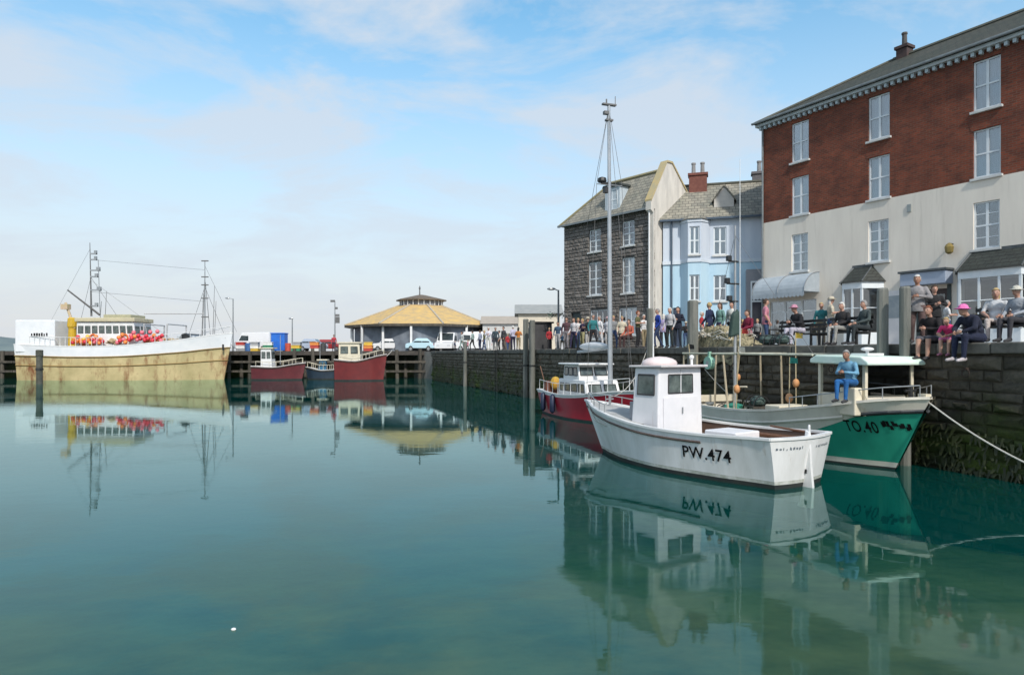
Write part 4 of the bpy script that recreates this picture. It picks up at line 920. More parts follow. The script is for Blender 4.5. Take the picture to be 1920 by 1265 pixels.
for z_, w_ in ((5.55, .24), (4.85, .30), (4.3, .22)): MB().box(1.36, 1.44, -w_, w_*.5, z_, z_+.05).box(1.33, 1.47, -w_-.06, -w_+.08, z_+.03, z_+.2).build('mast_light', M_black, gb, bevel=.02)
MB().prism([(-.22, 3.2), (.16, 3.3), (.2, 3.8), (.05, 4.1), (-.12, 3.9)], 1.3, 1.5, 'yz').build('furled_flag', mat('dark_green_canvas', (.03, .06, .05), (.05, .08, .07), 5, .9), gb, bevel=.05)
MB().tube((2.3, -.5, 2.7), (2.3, -.5, 8.5), .018, .008, 5).build('whip_antenna', M_white, gb)
MB().path([(1.4, 0, 6.4), (-.05, 0, 2.7)], .008, 4).path([(1.4, 0, 6.4), (5.5, -.7, 2.66)], .008, 4).build('stay_wire', M_wire, gb)
hb_ = MB().tube((1.4, -1.02, 2.4), (1.4, -.86, 2.4), .2, n=14).box(1.36, 1.44, -.98, -.90, 2.4, 2.75).build('net_hauler', mat('mint_hauler', (.30, .55, .42), (.22, .42, .32), 4, .5), gb)
MB().tube((1.4, -1.025, 2.4), (1.4, -.85, 2.4), .07, n=10).build('hauler_hub', M_steel, hb_)
nt = MB(); 
for i in range(9):
    nt.ell((1.5+random.uniform(-.25, .35), random.uniform(-.6, .1), .72+random.uniform(0, .25)), (.3, .3, .18), 9, 6, jit=.5, seed=i)
nt.build('green_net', mat('green_netting', (.02, .17, .12), (.03, .25, .19), 20, .9, .02), gb)
hg_t = MB().tube((2.35, -.75, .7), (2.35, -.75, 1.75), .03).tube((2.35, -.75, 1.7), (2.75, -.6, 1.72), .025).build('capstan_frame', M_cream, gb)
MB().lathe([(.16, 0), (.16, .05), (.08, .1), (.08, .4), (.16, .45), (.16, .5)], (.6, -.35, .62), 12).build('capstan', M_steel, gb)
MB().box(.2, .9, -.85, -.35, .62, 1.0).build('fish_box', mat('cream_box', (.70, .64, .5), (.6, .55, .44), 3, .7), gb, bevel=.02)
MB().box(-.02, .06, -.95, .95, 1.1, 1.32).build('stern_board', M_cream, gb)
hg.rail(gb, .28, .014, M_steel, .70, .985, 6)
MB().tube((7.7, 0, 1.66), (7.7, 0, 1.98), .05).tube((7.7, -.16, 1.85), (7.7, .16, 1.85), .03).build('bitts', M_black, gb)
MB().box(7.95, 8.15, -.08, .08, 1.7, 1.8).build('bow_roller', M_cream, gb)

# ---- red motor sailer behind the white boat
rb = thing('red_motor_sailer', 'red hulled motor sailer with white cabin and tall grey mast', 'boat', (2.1, 31.6, 0), math.atan2(-.947, .322))
hr = Hull(6.6, [(0, .95), (.25, 1.12), (.55, 1.15), (.8, .85), (.93, .42), (1, .03)], [(0, .75), (.25, .98), (.55, 1.0), (.8, .6), (.93, .26), (1, .02)],
          [(0, 1.05), (.4, .98), (.7, 1.08), (1, 1.35)], [(0, -.4), (.4, -.6), (1, -.3)], rake=.8, trake=.15, flare=1.2)
M_red = mat('hull_red', (.42, .016, .035), (.32, .014, .03), 1.5, .35)
hr.build(rb, [('z', 0, 0), ('z', .07, 0), ('f', .5, 1), ('s', .13, 1), ('s', 0, 2)], [M_anti, M_red, M_white], lambda t: .75, [M_white, M_buffd, M_white])
cb = cabin(rb, 1.9, 4.9, .78, .75, 1.62, wins_side=[(.05, .25, .45, .8), (.3, .5, .45, .8), (.55, .72, .45, .8), (.77, .92, .45, .8)], wins_fwd=[(.1, .45, .45, .8), (.55, .9, .45, .8)], rake=.35, name='cabin')
c2 = cabin(rb, 2.3, 4.0, .70, 1.5, 2.22, wins_side=[(.08, .32, .4, .85), (.38, .62, .4, .85), (.68, .9, .4, .85)], wins_fwd=[(.06, .46, .4, .85), (.54, .94, .4, .85)], wins_aft=[(.1, .45, .4, .85), (.55, .9, .4, .85)], rake=.25)
MB().box(2.0, 4.15, -.80, .80, 2.22, 2.29).build('canopy', M_white, rb, bevel=.03)
mz = 2.0
ms = MB().tube((5.35, 0, 1.5), (5.22, 0, 12.4), .10, .06, 10).build('mast', mat('alloy_mast', (.36, .39, .42), (.46, .48, .50), 2, .4, metal=.3), rb)
ms_x = MB()
for z_, w_ in ((9.2, .55), (6.6, .0)):
    if w_: ms_x.tube((5.27, -w_, z_+.05), (5.27, w_, z_+.05), .02, n=5)
ms_x.build('spreader', M_steel, ms)
MB().lathe([(.16, 0), (.18, .05), (.16, .16), (.06, .2)], (5.20, -.28, 9.35), 10).box(5.15, 5.3, -.32, .1, 9.28, 9.35).box(5.1, 5.3, -.2, -.04, 8.95, 9.15).build('radar_dome', M_black, ms)
MB().box(5.15, 5.3, -.28, .30, 12.36, 12.42).tube((5.22, .28, 12.4), (5.22, .28, 12.75), .015).tube((5.22, -.1, 12.4), (5.22, -.1, 12.6), .03).build('masthead_gear', M_wire, ms); MB().box(5.14, 5.3, -.22, -.02, 12.0, 12.12).build('masthead_lamp', M_wire, ms); MB().box(5.14, 5.3, -.14, .16, 11.75, 11.82).build('crosstree', M_wire, ms)
sh_ = MB()
for y in (-1.05, 1.05): sh_.path([(5.2, y*.9, 1.1), (5.27, y*.52, 9.25), (5.22, 0, 12.3)], .009, 4)
sh_.path([(7.2, 0, 1.35), (5.22, 0, 12.3)], .009, 4).path([(0, 0, 1.1), (5.22, 0, 12.3)], .009, 4).build('rigging', M_wire, rb)
bm_ = MB().tube((5.25, 0, 2.9), (2.3, 0, 2.75), .06, n=8).build('boom', M_steel, rb)
MB().ell((3.8, 0, 2.98), (1.35, .14, .18), 16, 8).build('sail_cover', mat('white_canvas', (.72, .72, .72), (.62, .63, .64), 4, .85, .01), bm_, smooth=True)
hr.rail(rb, .45, .014, M_white, .03, .97, 10)
for i, t in enumerate((.16, .36)):
    p = hr.pt(t, .55, -1, .13)
    MB().lathe([(.03, .42), (.11, .34), (.12, -.3), (.04, -.4)], p, 10).build('fender', mat('navy_fender', (.012, .018, .05), (.02, .03, .07), 4, .5), rb, smooth=True)
MB().ell((.5, -.3, 1.35), (.24, .24, .3), 9, 7).build('oilskin_heap', mat('orange_canvas', (.55, .25, .03), (.45, .32, .05), 5, .8), rb)
MB().box(.05, .35, -.7, .1, .8, 1.45).build('stern_locker', mat('rust_brown', (.16, .05, .03), (.11, .045, .03), 4, .7), rb, bevel=.02)
MB().tube((.1, -.6, 1.1), (-.25, -.75, 2.1), .025).build('ensign_staff', M_wood, rb)

# ---- trawler on the left
TY = 67.5; S_ = TY/1280
tx = lambda px: gx(px, TY)-gx(22, TY)
T = thing('trawler', 'large rust streaked white and ochre trawler on the left', 'trawler', (gx(22, TY), TY+2.6, 0), 0)
def ochre():
    m = mat('ochre_hull', (.60, .49, .26), (.42, .35, .17), .5, .6, detail=9)
    nt_ = m.node_tree; b = nt_.nodes['Principled BSDF']; src = b.inputs['Base Color'].links[0].from_socket
    t_ = nt_.nodes.new('ShaderNodeTexCoord'); mp_ = nt_.nodes.new('ShaderNodeMapping'); mp_.inputs['Scale'].default_value = (.55, 1, .22); nt_.links.new(t_.outputs['Object'], mp_.inputs[0])
    n_ = nt_.nodes.new('ShaderNodeTexNoise'); n_.inputs['Scale'].default_value = 1.2; n_.inputs['Detail'].default_value = 8; n_.inputs['Roughness'].default_value = .7; nt_.links.new(mp_.outputs[0], n_.inputs['Vector'])
    r_ = nt_.nodes.new('ShaderNodeValToRGB'); r_.color_ramp.elements[0].position = .52; r_.color_ramp.elements[1].position = .68; nt_.links.new(n_.outputs['Fac'], r_.inputs[0])
    x_ = nt_.nodes.new('ShaderNodeMixRGB'); nt_.links.new(r_.outputs[0], x_.inputs['Fac']); nt_.links.new(src, x_.inputs['Color1']); x_.inputs['Color2'].default_value = (.20, .06, .018, 1); nt_.links.new(x_.outputs[0], b.inputs['Base Color'])
    return m
M_och = ochre()
ht = Hull(19.9, [(0, 2.2), (.2, 2.6), (.5, 2.65), (.75, 2.3), (.9, 1.3), (1, .06)], [(0, 1.9), (.2, 2.45), (.5, 2.6), (.75, 2.0), (.9, .9), (1, .05)],
          [(0, 3.55), (.3, 3.35), (.55, 3.45), (.8, 4.0), (1, 4.75)], [(0, -.8), (.4, -1.6), (1, -.8)], rake=.9, trake=.1, flare=1.3)
ht.build(T, [('z', 0, 1), ('f', .25, 1), ('f', .5, 1), ('f', .68, 1), ('f', .84, 2), ('s', 0, 2)], [M_anti, M_och, mat('trawler_white', (.80, .81, .82), (.70, .73, .76), .8, .5, detail=8)], lambda t: 2.75, [M_white, M_deckg, M_white], gun=(.15, .1), n=40)
ht.strake(T, 0, .07, mat('ochre_strake', (.30, .20, .06), (.22, .14, .05), 1, .7), (1, -1), 0, 1, fr=.69)
ht.strake(T, 0, .06, mat('ochre_strake', (.30, .20, .06)), (1, -1), 0, 1, fr=.42)
M_tw = mat('trawler_white', (.80, .81, .82))
so = MB().box(.05, tx(98), -2.25, 2.25, 2.8, 6.0).build('stern_shelter', M_tw, T, bevel=.08)
rr = random.Random(9); x = tx(54)
for i in range(7):
    MB().box(x, x+rr.uniform(.08, .17), -2.30, -2.275, 4.35+rr.uniform(0, .08), 4.35+rr.uniform(.28, .42)).build('worn_letter', M_text, so); x += .25
wh = cabin(T, tx(132), tx(246), 1.7, 2.8, 5.85, wins_side=[(.03+i*.122, .12+i*.122, .62, .86) for i in range(8)], wins_fwd=[(.06, .3, .62, .86), (.38, .62, .62, .86), (.7, .94, .62, .86)], rake=.3)
MB().box(tx(130), tx(244), -1.85, 1.85, 5.85, 6.25).build('wheelhouse_top', mat('buff_top', (.56, .50, .33), (.48, .43, .3), 2, .6), wh, bevel=.06)
MB().box(tx(180), tx(232), -1.4, 1.4, 6.25, 6.6).build('bridge_rail_box', mat('olive_buff', (.42, .40, .26), (.34, .33, .22), 2, .6), wh, bevel=.05)
MB().lathe([(.40, 2.8), (.36, 5.2), (.46, 5.4), (.42, 6.2), (.3, 6.3)], (tx(115), -.9, 0), 12).build('funnel', mat('yellow_funnel', (.62, .40, .02), (.50, .32, .03), 2, .5), T, smooth=False)
mt = MB().tube((tx(141), 0, 6.5), (tx(138), 0, gz(455, TY+2.6)), .10, .03, 7).build('main_mast', M_wire, T)
mx_ = MB()
for py_, w_ in ((575, .7), (545, 1.0), (520, .7), (508, .9), (488, .6), (477, .6)): z_ = gz(py_, TY+2.6); mx_.box(tx(139), tx(139)+w_*1.1, -.08, .08, z_, z_+.14).box(tx(139)+w_*.7, tx(139)+w_*1.1, -.1, .1, z_, z_+.4)
mx_.tube((tx(141)+.9, 0, 6.5), (tx(139)+.8, 0, gz(480, TY)), .04, n=5).build('mast_fitting', M_steel, mt)
MB().tube((tx(162), -.4, 6.6), (tx(102), -.6, gz(540, TY)), .10, .07, 6).build('derrick', M_black, T)
MB().tube((tx(120), -1.0, 5.2), (tx(103), -1.0, gz(565, TY)), .16, .12, 7).box(tx(97), tx(110), -1.3, -.7, gz(578, TY), gz(568, TY)).build('stern_gantry', mat('pink_buff', (.55, .40, .30), (.5, .42, .22), 3, .6), T)
fm = MB().tube((tx(362), 0, 3.0), (tx(362), 0, gz(488, TY+2.6)), .09, .04, 7).build('fore_mast', M_steel, T)
fx_ = MB()
for py_ in (490, 520, 535, 560, 595): z_ = gz(py_, TY+2.6); fx_.box(tx(362)-.35, tx(362)+.35, -.07, .07, z_, z_+.1)
fx_.tube((tx(362)-.3, 0, 3.2), (tx(362)+.0, 0, 11), .03, n=4).tube((tx(362)+.6, 0, 4), (tx(362)+.05, 0, 10), .03, n=4).build('mast_fitting', M_wire, fm)
ry = MB().path([(tx(139), 0, gz(480, TY)), (tx(362), 0, gz(500, TY))], .012, 4).path([(tx(138), 0, gz(460, TY)), (tx(60), 0, 5.8)], .012, 4).path([(tx(362), 0, gz(492, TY)), (tx(424), 0, 4.9)], .015, 4).path([(tx(140), 0, gz(520, TY)), (tx(300), 0, 4)], .012, 4).build('rigging', M_wire, T)
MB().tube((tx(244), 0, 6.75), (tx(362), 0, 6.75), .06, n=6).build('boom', mat('grey_boom', (.42, .42, .42), (.5, .5, .5), 2, .5), T)
ht.rail(T, .9, .03, M_white, .08, .45, 14); ht.rail(T, .7, .03, M_white, .70, .99, 8)
MB().box(tx(318), tx(352), -1.2, 1.2, 3.0, 4.5).build('winch_house', mat('pale_winch', (.5, .55, .58), (.4, .45, .5), 2, .6), T, bevel=.06)
wn_ = MB().tube((tx(336), -1.5, 4.2), (tx(336), 1.5, 4.2), .5, n=12).build('winch', M_black, T)
anc = MB().box(20.0, 20.15, -.72, -.60, 3.0, 3.6).build('anchor', M_black, T)
# nets, gallows and rings on the trawler
for px_, z_, r_, mm in ((200, 3.9, .5, 'tan'), (310, 3.7, .6, 'tan'), (275, 3.6, .7, 'org'), (155, 3.5, .6, 'org')):
    nb_ = MB()
    for i in range(6): nb_.ell((tx(px_)+random.uniform(-.7, .7), random.uniform(-1.6, -.8), z_+random.uniform(-.2, .2)), (r_, r_*.8, r_*.6), 9, 6, jit=.6, seed=i+px_)
    nb_.build('net_bundle', mat('tan_netting_far', (.45, .36, .22), (.3, .22, .12), 4, .95) if mm == 'tan' else mat('orange_netting', (.55, .16, .08), (.5, .25, .08), 3, .95), T)
for px_ in (262, 306): MB().path([(tx(px_), -2.0, 3.2), (tx(px_)+.1, -2.0, 5.6), (tx(px_)+.1, 2.0, 5.6), (tx(px_), 2.0, 3.2)], .07, 6).build('gallows', mat('grey_boom', (.42, .42, .42)), T)
for px_ in (165, 225): 
    lr_ = MB()
    for k in range(12): a, b = 2*math.pi*k/12, 2*math.pi*(k+1)/12; lr_.tube((tx(px_)+.3*math.cos(a), -1.78, 4.3+.3*math.sin(a)), (tx(px_)+.3*math.cos(b), -1.78, 4.3+.3*math.sin(b)), .07, n=5)
    lr_.build('life_ring', plain('ring_orange', (.7, .18, .04), .5), T)
for px_, py_ in ((150, 560), (160, 540), (350, 545), (375, 560), (372, 530)): MB().tube((tx(px_), .6, 5.5 if px_ < 200 else 3.5), (tx(px_)+.2, .6, gz(py_, TY)), .035, .02, 5).build('aerial', M_wire, T)
MB().path([(tx(330), 0, 4.5), (tx(362), 0, 9.5), (tx(400), 0, 4.6)], .02, 4).path([(tx(120), 0, 6), (tx(140), 0, 10.5), (tx(190), 0, 6.6)], .02, 4).path([(tx(141), 0, 9), (tx(362), 0, 8)], .014, 4).build('running_rigging', M_wire, T)
# floats and net bins on the trawler deck
fl_meshes = [MB().ell((0, 0, 0), (.20, .20, .21), 10, 7).mesh('float', plain(nm, c_, .5)) for nm, c_ in (('float_red', (.55, .03, .05)), ('float_orange', (.75, .22, .05)), ('float_pink', (.70, .16, .20)), ('float_yellow', (.72, .42, .05)))]
for me in fl_meshes: me.polygons.foreach_set('use_smooth', [True]*len(me.polygons))
nmz = ('red', 'orange', 'pink', 'yellow')
rr = random.Random(4); spots = []
for px0, px1, n_, z0 in ((130, 190, 18, 3.75), (214, 232, 6, 3.75), (236, 302, 22, 4.0)):
    for i in range(n_): spots.append((px0+(px1-px0)*(i+.5)/n_, z0+(0, .45, .15, .8, .3)[i % 5]*(.7 if px0 < 200 else 1), 'aft of the wheelhouse windows' if px0 < 200 else 'ahead of the wheelhouse'))
for px, z_, where in spots:
    k = rr.choice((0, 0, 1, 1, 2, 3) if px < 200 else (0, 0, 2, 2, 2, 1))
    o = link('fishing_float', fl_meshes[k], None, (gx(px, TY), TY+.42+rr.uniform(-.1, .1), z_+rr.uniform(-.05, .05)))
    tag(o, f"round {nmz[k]} fishing float on the trawler's rail {'below' if px < 200 else 'ahead of'} the wheelhouse", 'float', 'fishing floats piled along the trawler')
# ---- small boats at the jetty
def small_boat(name, label, px0, px1, Y, m_hull, sheer_py, bow_right=True, wheel=None, angle=0.0):
    x0, x1 = gx(px0, Y), gx(px1, Y); L = (x1-x0)*.94; zs = gz(sheer_py, Y)
    b = thing(name, label, 'boat', ((x0 if bow_right else x1), Y, 0), (0 if bow_right else math.pi)+angle)
    h = Hull(L, [(0, L*.17), (.4, L*.2), (.75, L*.16), (1, .03)], [(0, L*.13), (.4, L*.17), (.75, L*.11), (1, .02)], [(0, zs*.9), (.5, zs*.85), (1, zs*1.12)], [(0, -.4), (.5, -.5), (1, -.3)], rake=L*.08, flare=1.2)
    h.build(b, [('z', 0, 0), ('z', .12, 0), ('f', .5, 1), ('s', .2, 1), ('s', 0, 1)], [M_anti, m_hull], lambda t: zs*.6, [M_brownin, M_buffd, M_white], n=18)
    h.strake(b, .12, .05, M_wood_dk)
    if wheel:
        c = cabin(b, L*wheel[0], L*wheel[1], L*.12, zs*.6, zs+wheel[2], wins_side=[(.1, .42, .55, .85), (.56, .9, .55, .85)], wins_fwd=[(.1, .45, .55, .85), (.55, .9, .55, .85)], m=wheel[3], rake=.15)
        MB().box(L*wheel[0]-.15, L*wheel[1]+.1, -L*.135, L*.135, zs+wheel[2], zs+wheel[2]+.12).build('roof', M_cream, c)
    h.rail(b, .5, .025, M_cream, .1, .95, 6)
    MB().tube((L*.55, 0, zs), (L*.55, 0, zs+wheel[2]+1.4 if wheel else zs+1), .04, .03, 6).build('mast', M_steel, b)
    return b, h, L
M_dred = mat('hull_dark_red', (.13, .022, .028), (.10, .018, .024), 1.5, .5)
small_boat('small_boat', 'small dark red boat with white box wheelhouse beside the jetty piles', 476, 572, 69.5, M_dred, 683, True, (.18, .42, 1.6, M_white))
small_boat('small_boat', 'navy blue boat lying between the two red boats', 574, 628, 70.5, mat('hull_navy', (.018, .03, .05), (.025, .045, .07), 1.5, .5), 690, False, (.3, .6, .8, mat('blue_wheelhouse', (.03, .12, .22), (.05, .18, .3), 2, .5)))
b_, h_, L_ = small_boat('small_boat', 'larger red boat with cream wheelhouse, bow towards the quay', 630, 724, 67.5, mat('hull_brick_red', (.17, .022, .022), (.13, .018, .02), 1.5, .5), 669, True, (.08, .55, 1.35, M_cream))
# ------------------------------------------------------------------ people
POSES = {}
def pose_stand(k=0):
    s = {0: 0.0, 1: .16, 2: -.12}[k % 3]
    j = dict(pel=(0, 0, .95), wai=(0, .005, 1.10), che=(0, .01, 1.30), nek=(0, .015, 1.47), hed=(0, -.01, 1.64),
             shL=(.178, .01, 1.40), shR=(-.178, .01, 1.40), elL=(.26, .04-.1*s, 1.14), elR=(-.26, .04+.1*s, 1.14), wrL=(.25, -.10-.5*s, .90), wrR=(-.25, -.10+.5*s, .90),
             hiL=(.10, 0, .92), hiR=(-.10, 0, .92), knL=(.11, -.03-s, .50), knR=(-.11, -.03+s*.6, .50), anL=(.12, .03-s*1.1, .09), anR=(-.12, .03+s*1.5, .10), toL=(.14, -.14-s*1.1, .04), toR=(-.14, -.14+s*1.5, .04))
    if k == 3: j.update(elL=(.30, -.02, 1.17), wrL=(.10, -.24, 1.20), elR=(-.30, -.02, 1.17), wrR=(-.08, -.25, 1.18))
    return j
def pose_sit(k=0):
    ln = (-.04, .10, -.02, .2)[k % 4]
    j = dict(pel=(0, 0, .12), wai=(0, -.01+ln*.2, .27), che=(0, -.02-ln*.6, .47), nek=(0, -.05-ln, .64), hed=(0, -.10-ln*1.3, .80),
             shL=(.178, -.03-ln, .565), shR=(-.178, -.03-ln, .565), elL=(.27, -.10-ln, .33), elR=(-.27, -.06-ln, .33), wrL=(.13, -.34, .24), wrR=(-.13, -.33, .23),
             hiL=(.10, 0, .10), hiR=(-.10, 0, .10), knL=(.12, -.44, .13), knR=(-.12, -.43, .12), anL=(.11, -.46, -.32), anR=(-.10, -.49, -.31), toL=(.12, -.63, -.37), toR=(-.11, -.66, -.36))
    if k == 1: j.update(wrL=(.06, -.40, .36), wrR=(-.07, -.40, .36))
    if k == 3: j.update(wai=(0, -.03, .26), che=(0, -.13, .43), nek=(0, -.26, .57), hed=(0, -.36, .69), shL=(.178, -.22, .51), shR=(-.178, -.22, .51), elL=(.25, -.33, .30), elR=(-.25, -.32, .30), wrL=(.10, -.46, .24), wrR=(-.11, -.46, .24))
    return j
REG = {'head': 0, 'top': 1, 'legs': 2, 'shoe': 3, 'hand': 0}
def body_mesh(key, j, voxel, sleeves='long', legs='long', bulk=1.0):
    """one continuous body from tapered limbs, fused by a voxel remesh; regions carry material slots skin/top/trousers/shoes"""
    ck = (key, voxel, sleeves, legs, bulk)
    if ck in POSES: return POSES[ck]
    J = {k: Vector(v) for k, v in j.items()}; mb = MB(); seg = []
    def limb(a, b, ra, rb, reg, n=10):
        a = J[a] if isinstance(a, str) else Vector(a); b = J[b] if isinstance(b, str) else Vector(b)
        mb.tube(a, b, ra, rb, n); mb.ell(a, (ra, ra, ra), 10, 7); mb.ell(b, (rb, rb, rb), 10, 7); seg.append((a, b, ra, rb, reg))
    k = bulk
    up = (J['nek']-J['pel']).normalized(); sx = Vector((1, 0, 0)); fy = up.cross(sx).normalized()*-1
    Mt = Matrix((sx, fy, up)).transposed().to_3x3()
    for p, r in (('pel', (.175*k, .125*k, .13)), ('wai', (.155*k, .115*k, .15)), ('che', (.185*k, .125*k, .19))): mb.ell(J[p], r, 14, 9, M=Mt)
    seg.append((J['wai'], J['che'], .14*k, .17*k, 1)); seg.append((J['che'], J['nek']-up*.06, .17*k, .09, 1)); seg.append((J['pel']+up*.05, J['wai'], .15*k, .14*k, 1))
    seg.append((J['pel']-up*.10, J['pel']-up*.02, .16*k, .16*k, 2))
    for s in 'LR':
        limb('sh'+s, 'el'+s, .058*k, .048*k, 1); limb('el'+s, 'wr'+s, .050*k, .036, 1 if sleeves == 'long' else 0)
        limb(J['che']+(J['sh'+s]-J['che'])*.45-Vector((0, 0, .03)), J['sh'+s]-Vector((J['sh'+s].x*.12, 0, .012)), .085*k, .060*k, 1)
        limb('hi'+s, 'kn'+s, .095*k, .066*k, 2); limb('kn'+s, 'an'+s, .064*k, .044, 2 if legs == 'long' else 0)
        limb(J['an'+s]+Vector((0, .03, -.02)), 'to'+s, .048, .036, 3)
    limb(J['nek']-up*.02, J['nek']+(J['hed']-J['nek'])*.55, .058, .052, 0)
    h = J['hed']; mb.ell(h, (.078, .095, .118), 14, 10); mb.ell(h+Vector((0, -.015, -.06)), (.058, .075, .062), 12, 8); seg.append((h-Vector((0, 0, .05)), h+Vector((0, 0, .04)), .095, .09, 0))
    mb.ell(h+Vector((0, -.098, -.015)), (.014, .024, .024), 8, 6)
    for sgn in (-1, 1): mb.ell(h+Vector((sgn*.078, .005, -.01)), (.012, .022, .032), 8, 6)
    me = mb.mesh('t', []); o = bpy.data.objects.new('t', me); col.objects.link(o)
    rm = o.modifiers.new('r', 'REMESH'); rm.mode = 'VOXEL'; rm.voxel_size = voxel; sm = o.modifiers.new('s', 'SMOOTH'); sm.iterations = 3; sm.factor = .5
    dg_ = bpy.context.evaluated_depsgraph_get(); out = bpy.data.meshes.new_from_object(o.evaluated_get(dg_)); bpy.data.objects.remove(o)
    n = len(out.polygons); c = np.zeros(n*3); out.polygons.foreach_get('center', c); c = c.reshape(-1, 3)
    best = np.full(n, 9.0); reg = np.zeros(n, int)
    for a, b, ra, rb, rg in seg:
        a = np.array(a); d = np.array(b)-a; t = np.clip(((c-a)@d)/max(1e-9, d@d), 0, 1); dist = np.linalg.norm(c-(a+t[:, None]*d), axis=1)-(ra+(rb-ra)*t)
        m_ = dist < best; best[m_] = dist[m_]; reg[m_] = rg
    # hands with a palm, four unequal fingers and a thumb; eyes and mouth
    ex = MB()
    for s, sg in (('L', 1), ('R', -1)):
        w = J['wr'+s]; d = (w-J['el'+s]).normalized(); side = d.cross(Vector((sg, 0, 0))).normalized() if abs(d.x) < .9 else Vector((0, 1, 0)); nrm = d.cross(side).normalized()
        pm = w+d*.055
        ex.ell(pm, (.034, .034, .05), 8, 6, M=Matrix((side, nrm, d)).transposed().to_3x3() @ Matrix.Diagonal((1, .55, 1)))
        for i, ln in enumerate((.058, .068, .064, .05)):
            b0 = pm+d*.035+side*(.024-.016*i); kn = b0+d*ln*.55+nrm*sg*.006; tip = kn+d*ln*.4+nrm*sg*.02
            ex.tube(b0, kn, .0085, .008, 6); ex.tube(kn, tip, .008, .006, 6)
        b0 = pm+side*.028-d*.015; kn = b0+side*.022+d*.03; ex.tube(b0, kn, .011, .009, 6); ex.tube(kn, kn+d*.03+side*.004, .009, .007, 6)
    for sgn in (-1, 1): ex.ell(h+Vector((sgn*.032, -.085, .012)), (.012, .008, .008), 8, 5, mi=4)
    ex.ell(h+Vector((0, -.088, -.062)), (.024, .008, .006), 8, 5, mi=5)
    bm = bmesh.new(); bm.from_mesh(out); bm.faces.ensure_lookup_table()
    for f, r_ in zip(bm.faces, reg): f.material_index = int(r_); f.smooth = True
    vs = [bm.verts.new(v) for v in ex.v]
    for f, mi in zip(ex.f, ex.m):
        try: nf = bm.faces.new([vs[i] for i in f]); nf.material_index = mi; nf.smooth = True
        except ValueError: pass
    bm.to_mesh(out); bm.free()
    POSES[ck] = (out, J); return POSES[ck]
CL = {}
def cloth(c):
    k = tuple(round(x, 3) for x in c)
    if k not in CL: CL[k] = mat('cloth_%d' % len(CL), c, tuple(x*.6 for x in c), 5, .9, .03, detail=3)
    return CL[k]
M_skin = mat('skin', (.46, .27, .20), (.40, .22, .16), 8, .55); M_skin2 = mat('skin_tanned', (.36, .19, .125), (.30, .15, .10), 8, .55)
M_eye = plain('eye_dark', (.02, .015, .012), .3); M_lip = plain('lip', (.30, .10, .09), .5)
HAIR = {'white': (.66, .64, .60), 'grey': (.30, .29, .28), 'blonde': (.50, .36, .16), 'brown': (.07, .04, .022), 'black': (.015, .012, .012), 'red': (.22, .07, .03)}
def person(label, loc, ang, pose, top, legs, hair='brown', hat=None, size=1.0, shoes=(.05, .05, .055), skin=None, sleeves='long', leglen='long', group=None, voxel=.018, bulk=1.0, extra=None, long_hair=False):
    key, k = pose; j = pose_stand(k) if key == 'stand' else pose_sit(k)
    me0, J = body_mesh(pose, j, voxel, sleeves, leglen, bulk)
    me = me0.copy()
    sk = skin or M_skin
    for m in (sk, cloth(top), cloth(legs), cloth(shoes), M_eye, M_lip): me.materials.append(m)
    p = thing('person', label, 'person', loc, ang+math.pi/2, group); p.scale = (size,)*3
    link('body', me, p)
    h = J['hed']; hb = MB(); 
    if not hat or long_hair:
        nu, nv = 14, 8; vs = []
        for a in range(nv+1):
            th = math.pi*.62*a/nv
            for b in range(nu):
                ph = 2*math.pi*b/nu; v = Vector((math.sin(th)*math.cos(ph), math.sin(th)*math.sin(ph), math.cos(th)))
                fr = max(0, -v.y); cut = 1.0
                z_ = v.z if not (fr > .25 and v.z < .62) else .62+(v.z-.62)*.10
                kk = 1+.12*mnoise.noise(v*4+Vector((loc[0], 0, 0)))
                vs.append(h+Vector((v.x*.086*kk, (v.y*(.098 if v.y < 0 else .108)+.008)*kk, z_*.128*kk)))
        hb.v = [tuple(v) for v in vs]; hb.f = [(a*nu+b, (a+1)*nu+b, (a+1)*nu+(b+1) % nu, a*nu+(b+1) % nu) for a in range(nv) for b in range(nu)]; hb.m = [0]*len(hb.f)
        if long_hair: hb.ell(h+Vector((0, .055, -.07)), (.082, .06, .15), 12, 8)
        hb.build('hair', mat('hair_'+hair, HAIR[hair], tuple(x*.6 for x in HAIR[hair]), 30, .7, .004, stretch=(1, 1, .2)), p, smooth=True, fix=False)
    if hat:
        hm = MB(); hm.ell(h+Vector((0, .004, .045)), (.092, .108, .092), 14, 8)
        hm.lathe([(.10, 0), (.155, -.012), (.155, -.004), (.10, .012)], h+Vector((0, -.02, .035)), 16)
        hm.build('hat', cloth(hat), p, smooth=True)
    if extra == 'hem':   # jacket hem over the hips
        pe = J['pel']; MB().lathe([(.155, .16), (.172, .0), (.182, -.12), (.175, -.13), (.15, .0)], pe, 16).build('jacket_hem', cloth(top), p, smooth=True).scale = (1.06, .80, 1)
    if extra == 'skirt':
        pe = J['pel']; MB().lathe([(.15, .10), (.19, -.1), (.26, -.42), (.255, -.43), (.14, .0)], pe, 16).build('skirt', cloth(legs), p, smooth=True).scale = (1, .9, 1)
    return p
WA = math.atan2(QN.y, QN.x); LA = WA+math.pi
def qpos(px, off, z=QZ): s = qs(px, off); return Q(s, off, z)
NEARP = 'people on the near part of the quay'
person('standing man with white hair in a grey jacket beside a timber post', qpos(1720, .75, QZ), WA+.5, ('stand', 3), (.30, .285, .29), (.12, .075, .07), 'white', size=1.0, group=NEARP, extra='hem', bulk=1.1, skin=M_skin2, voxel=.015)
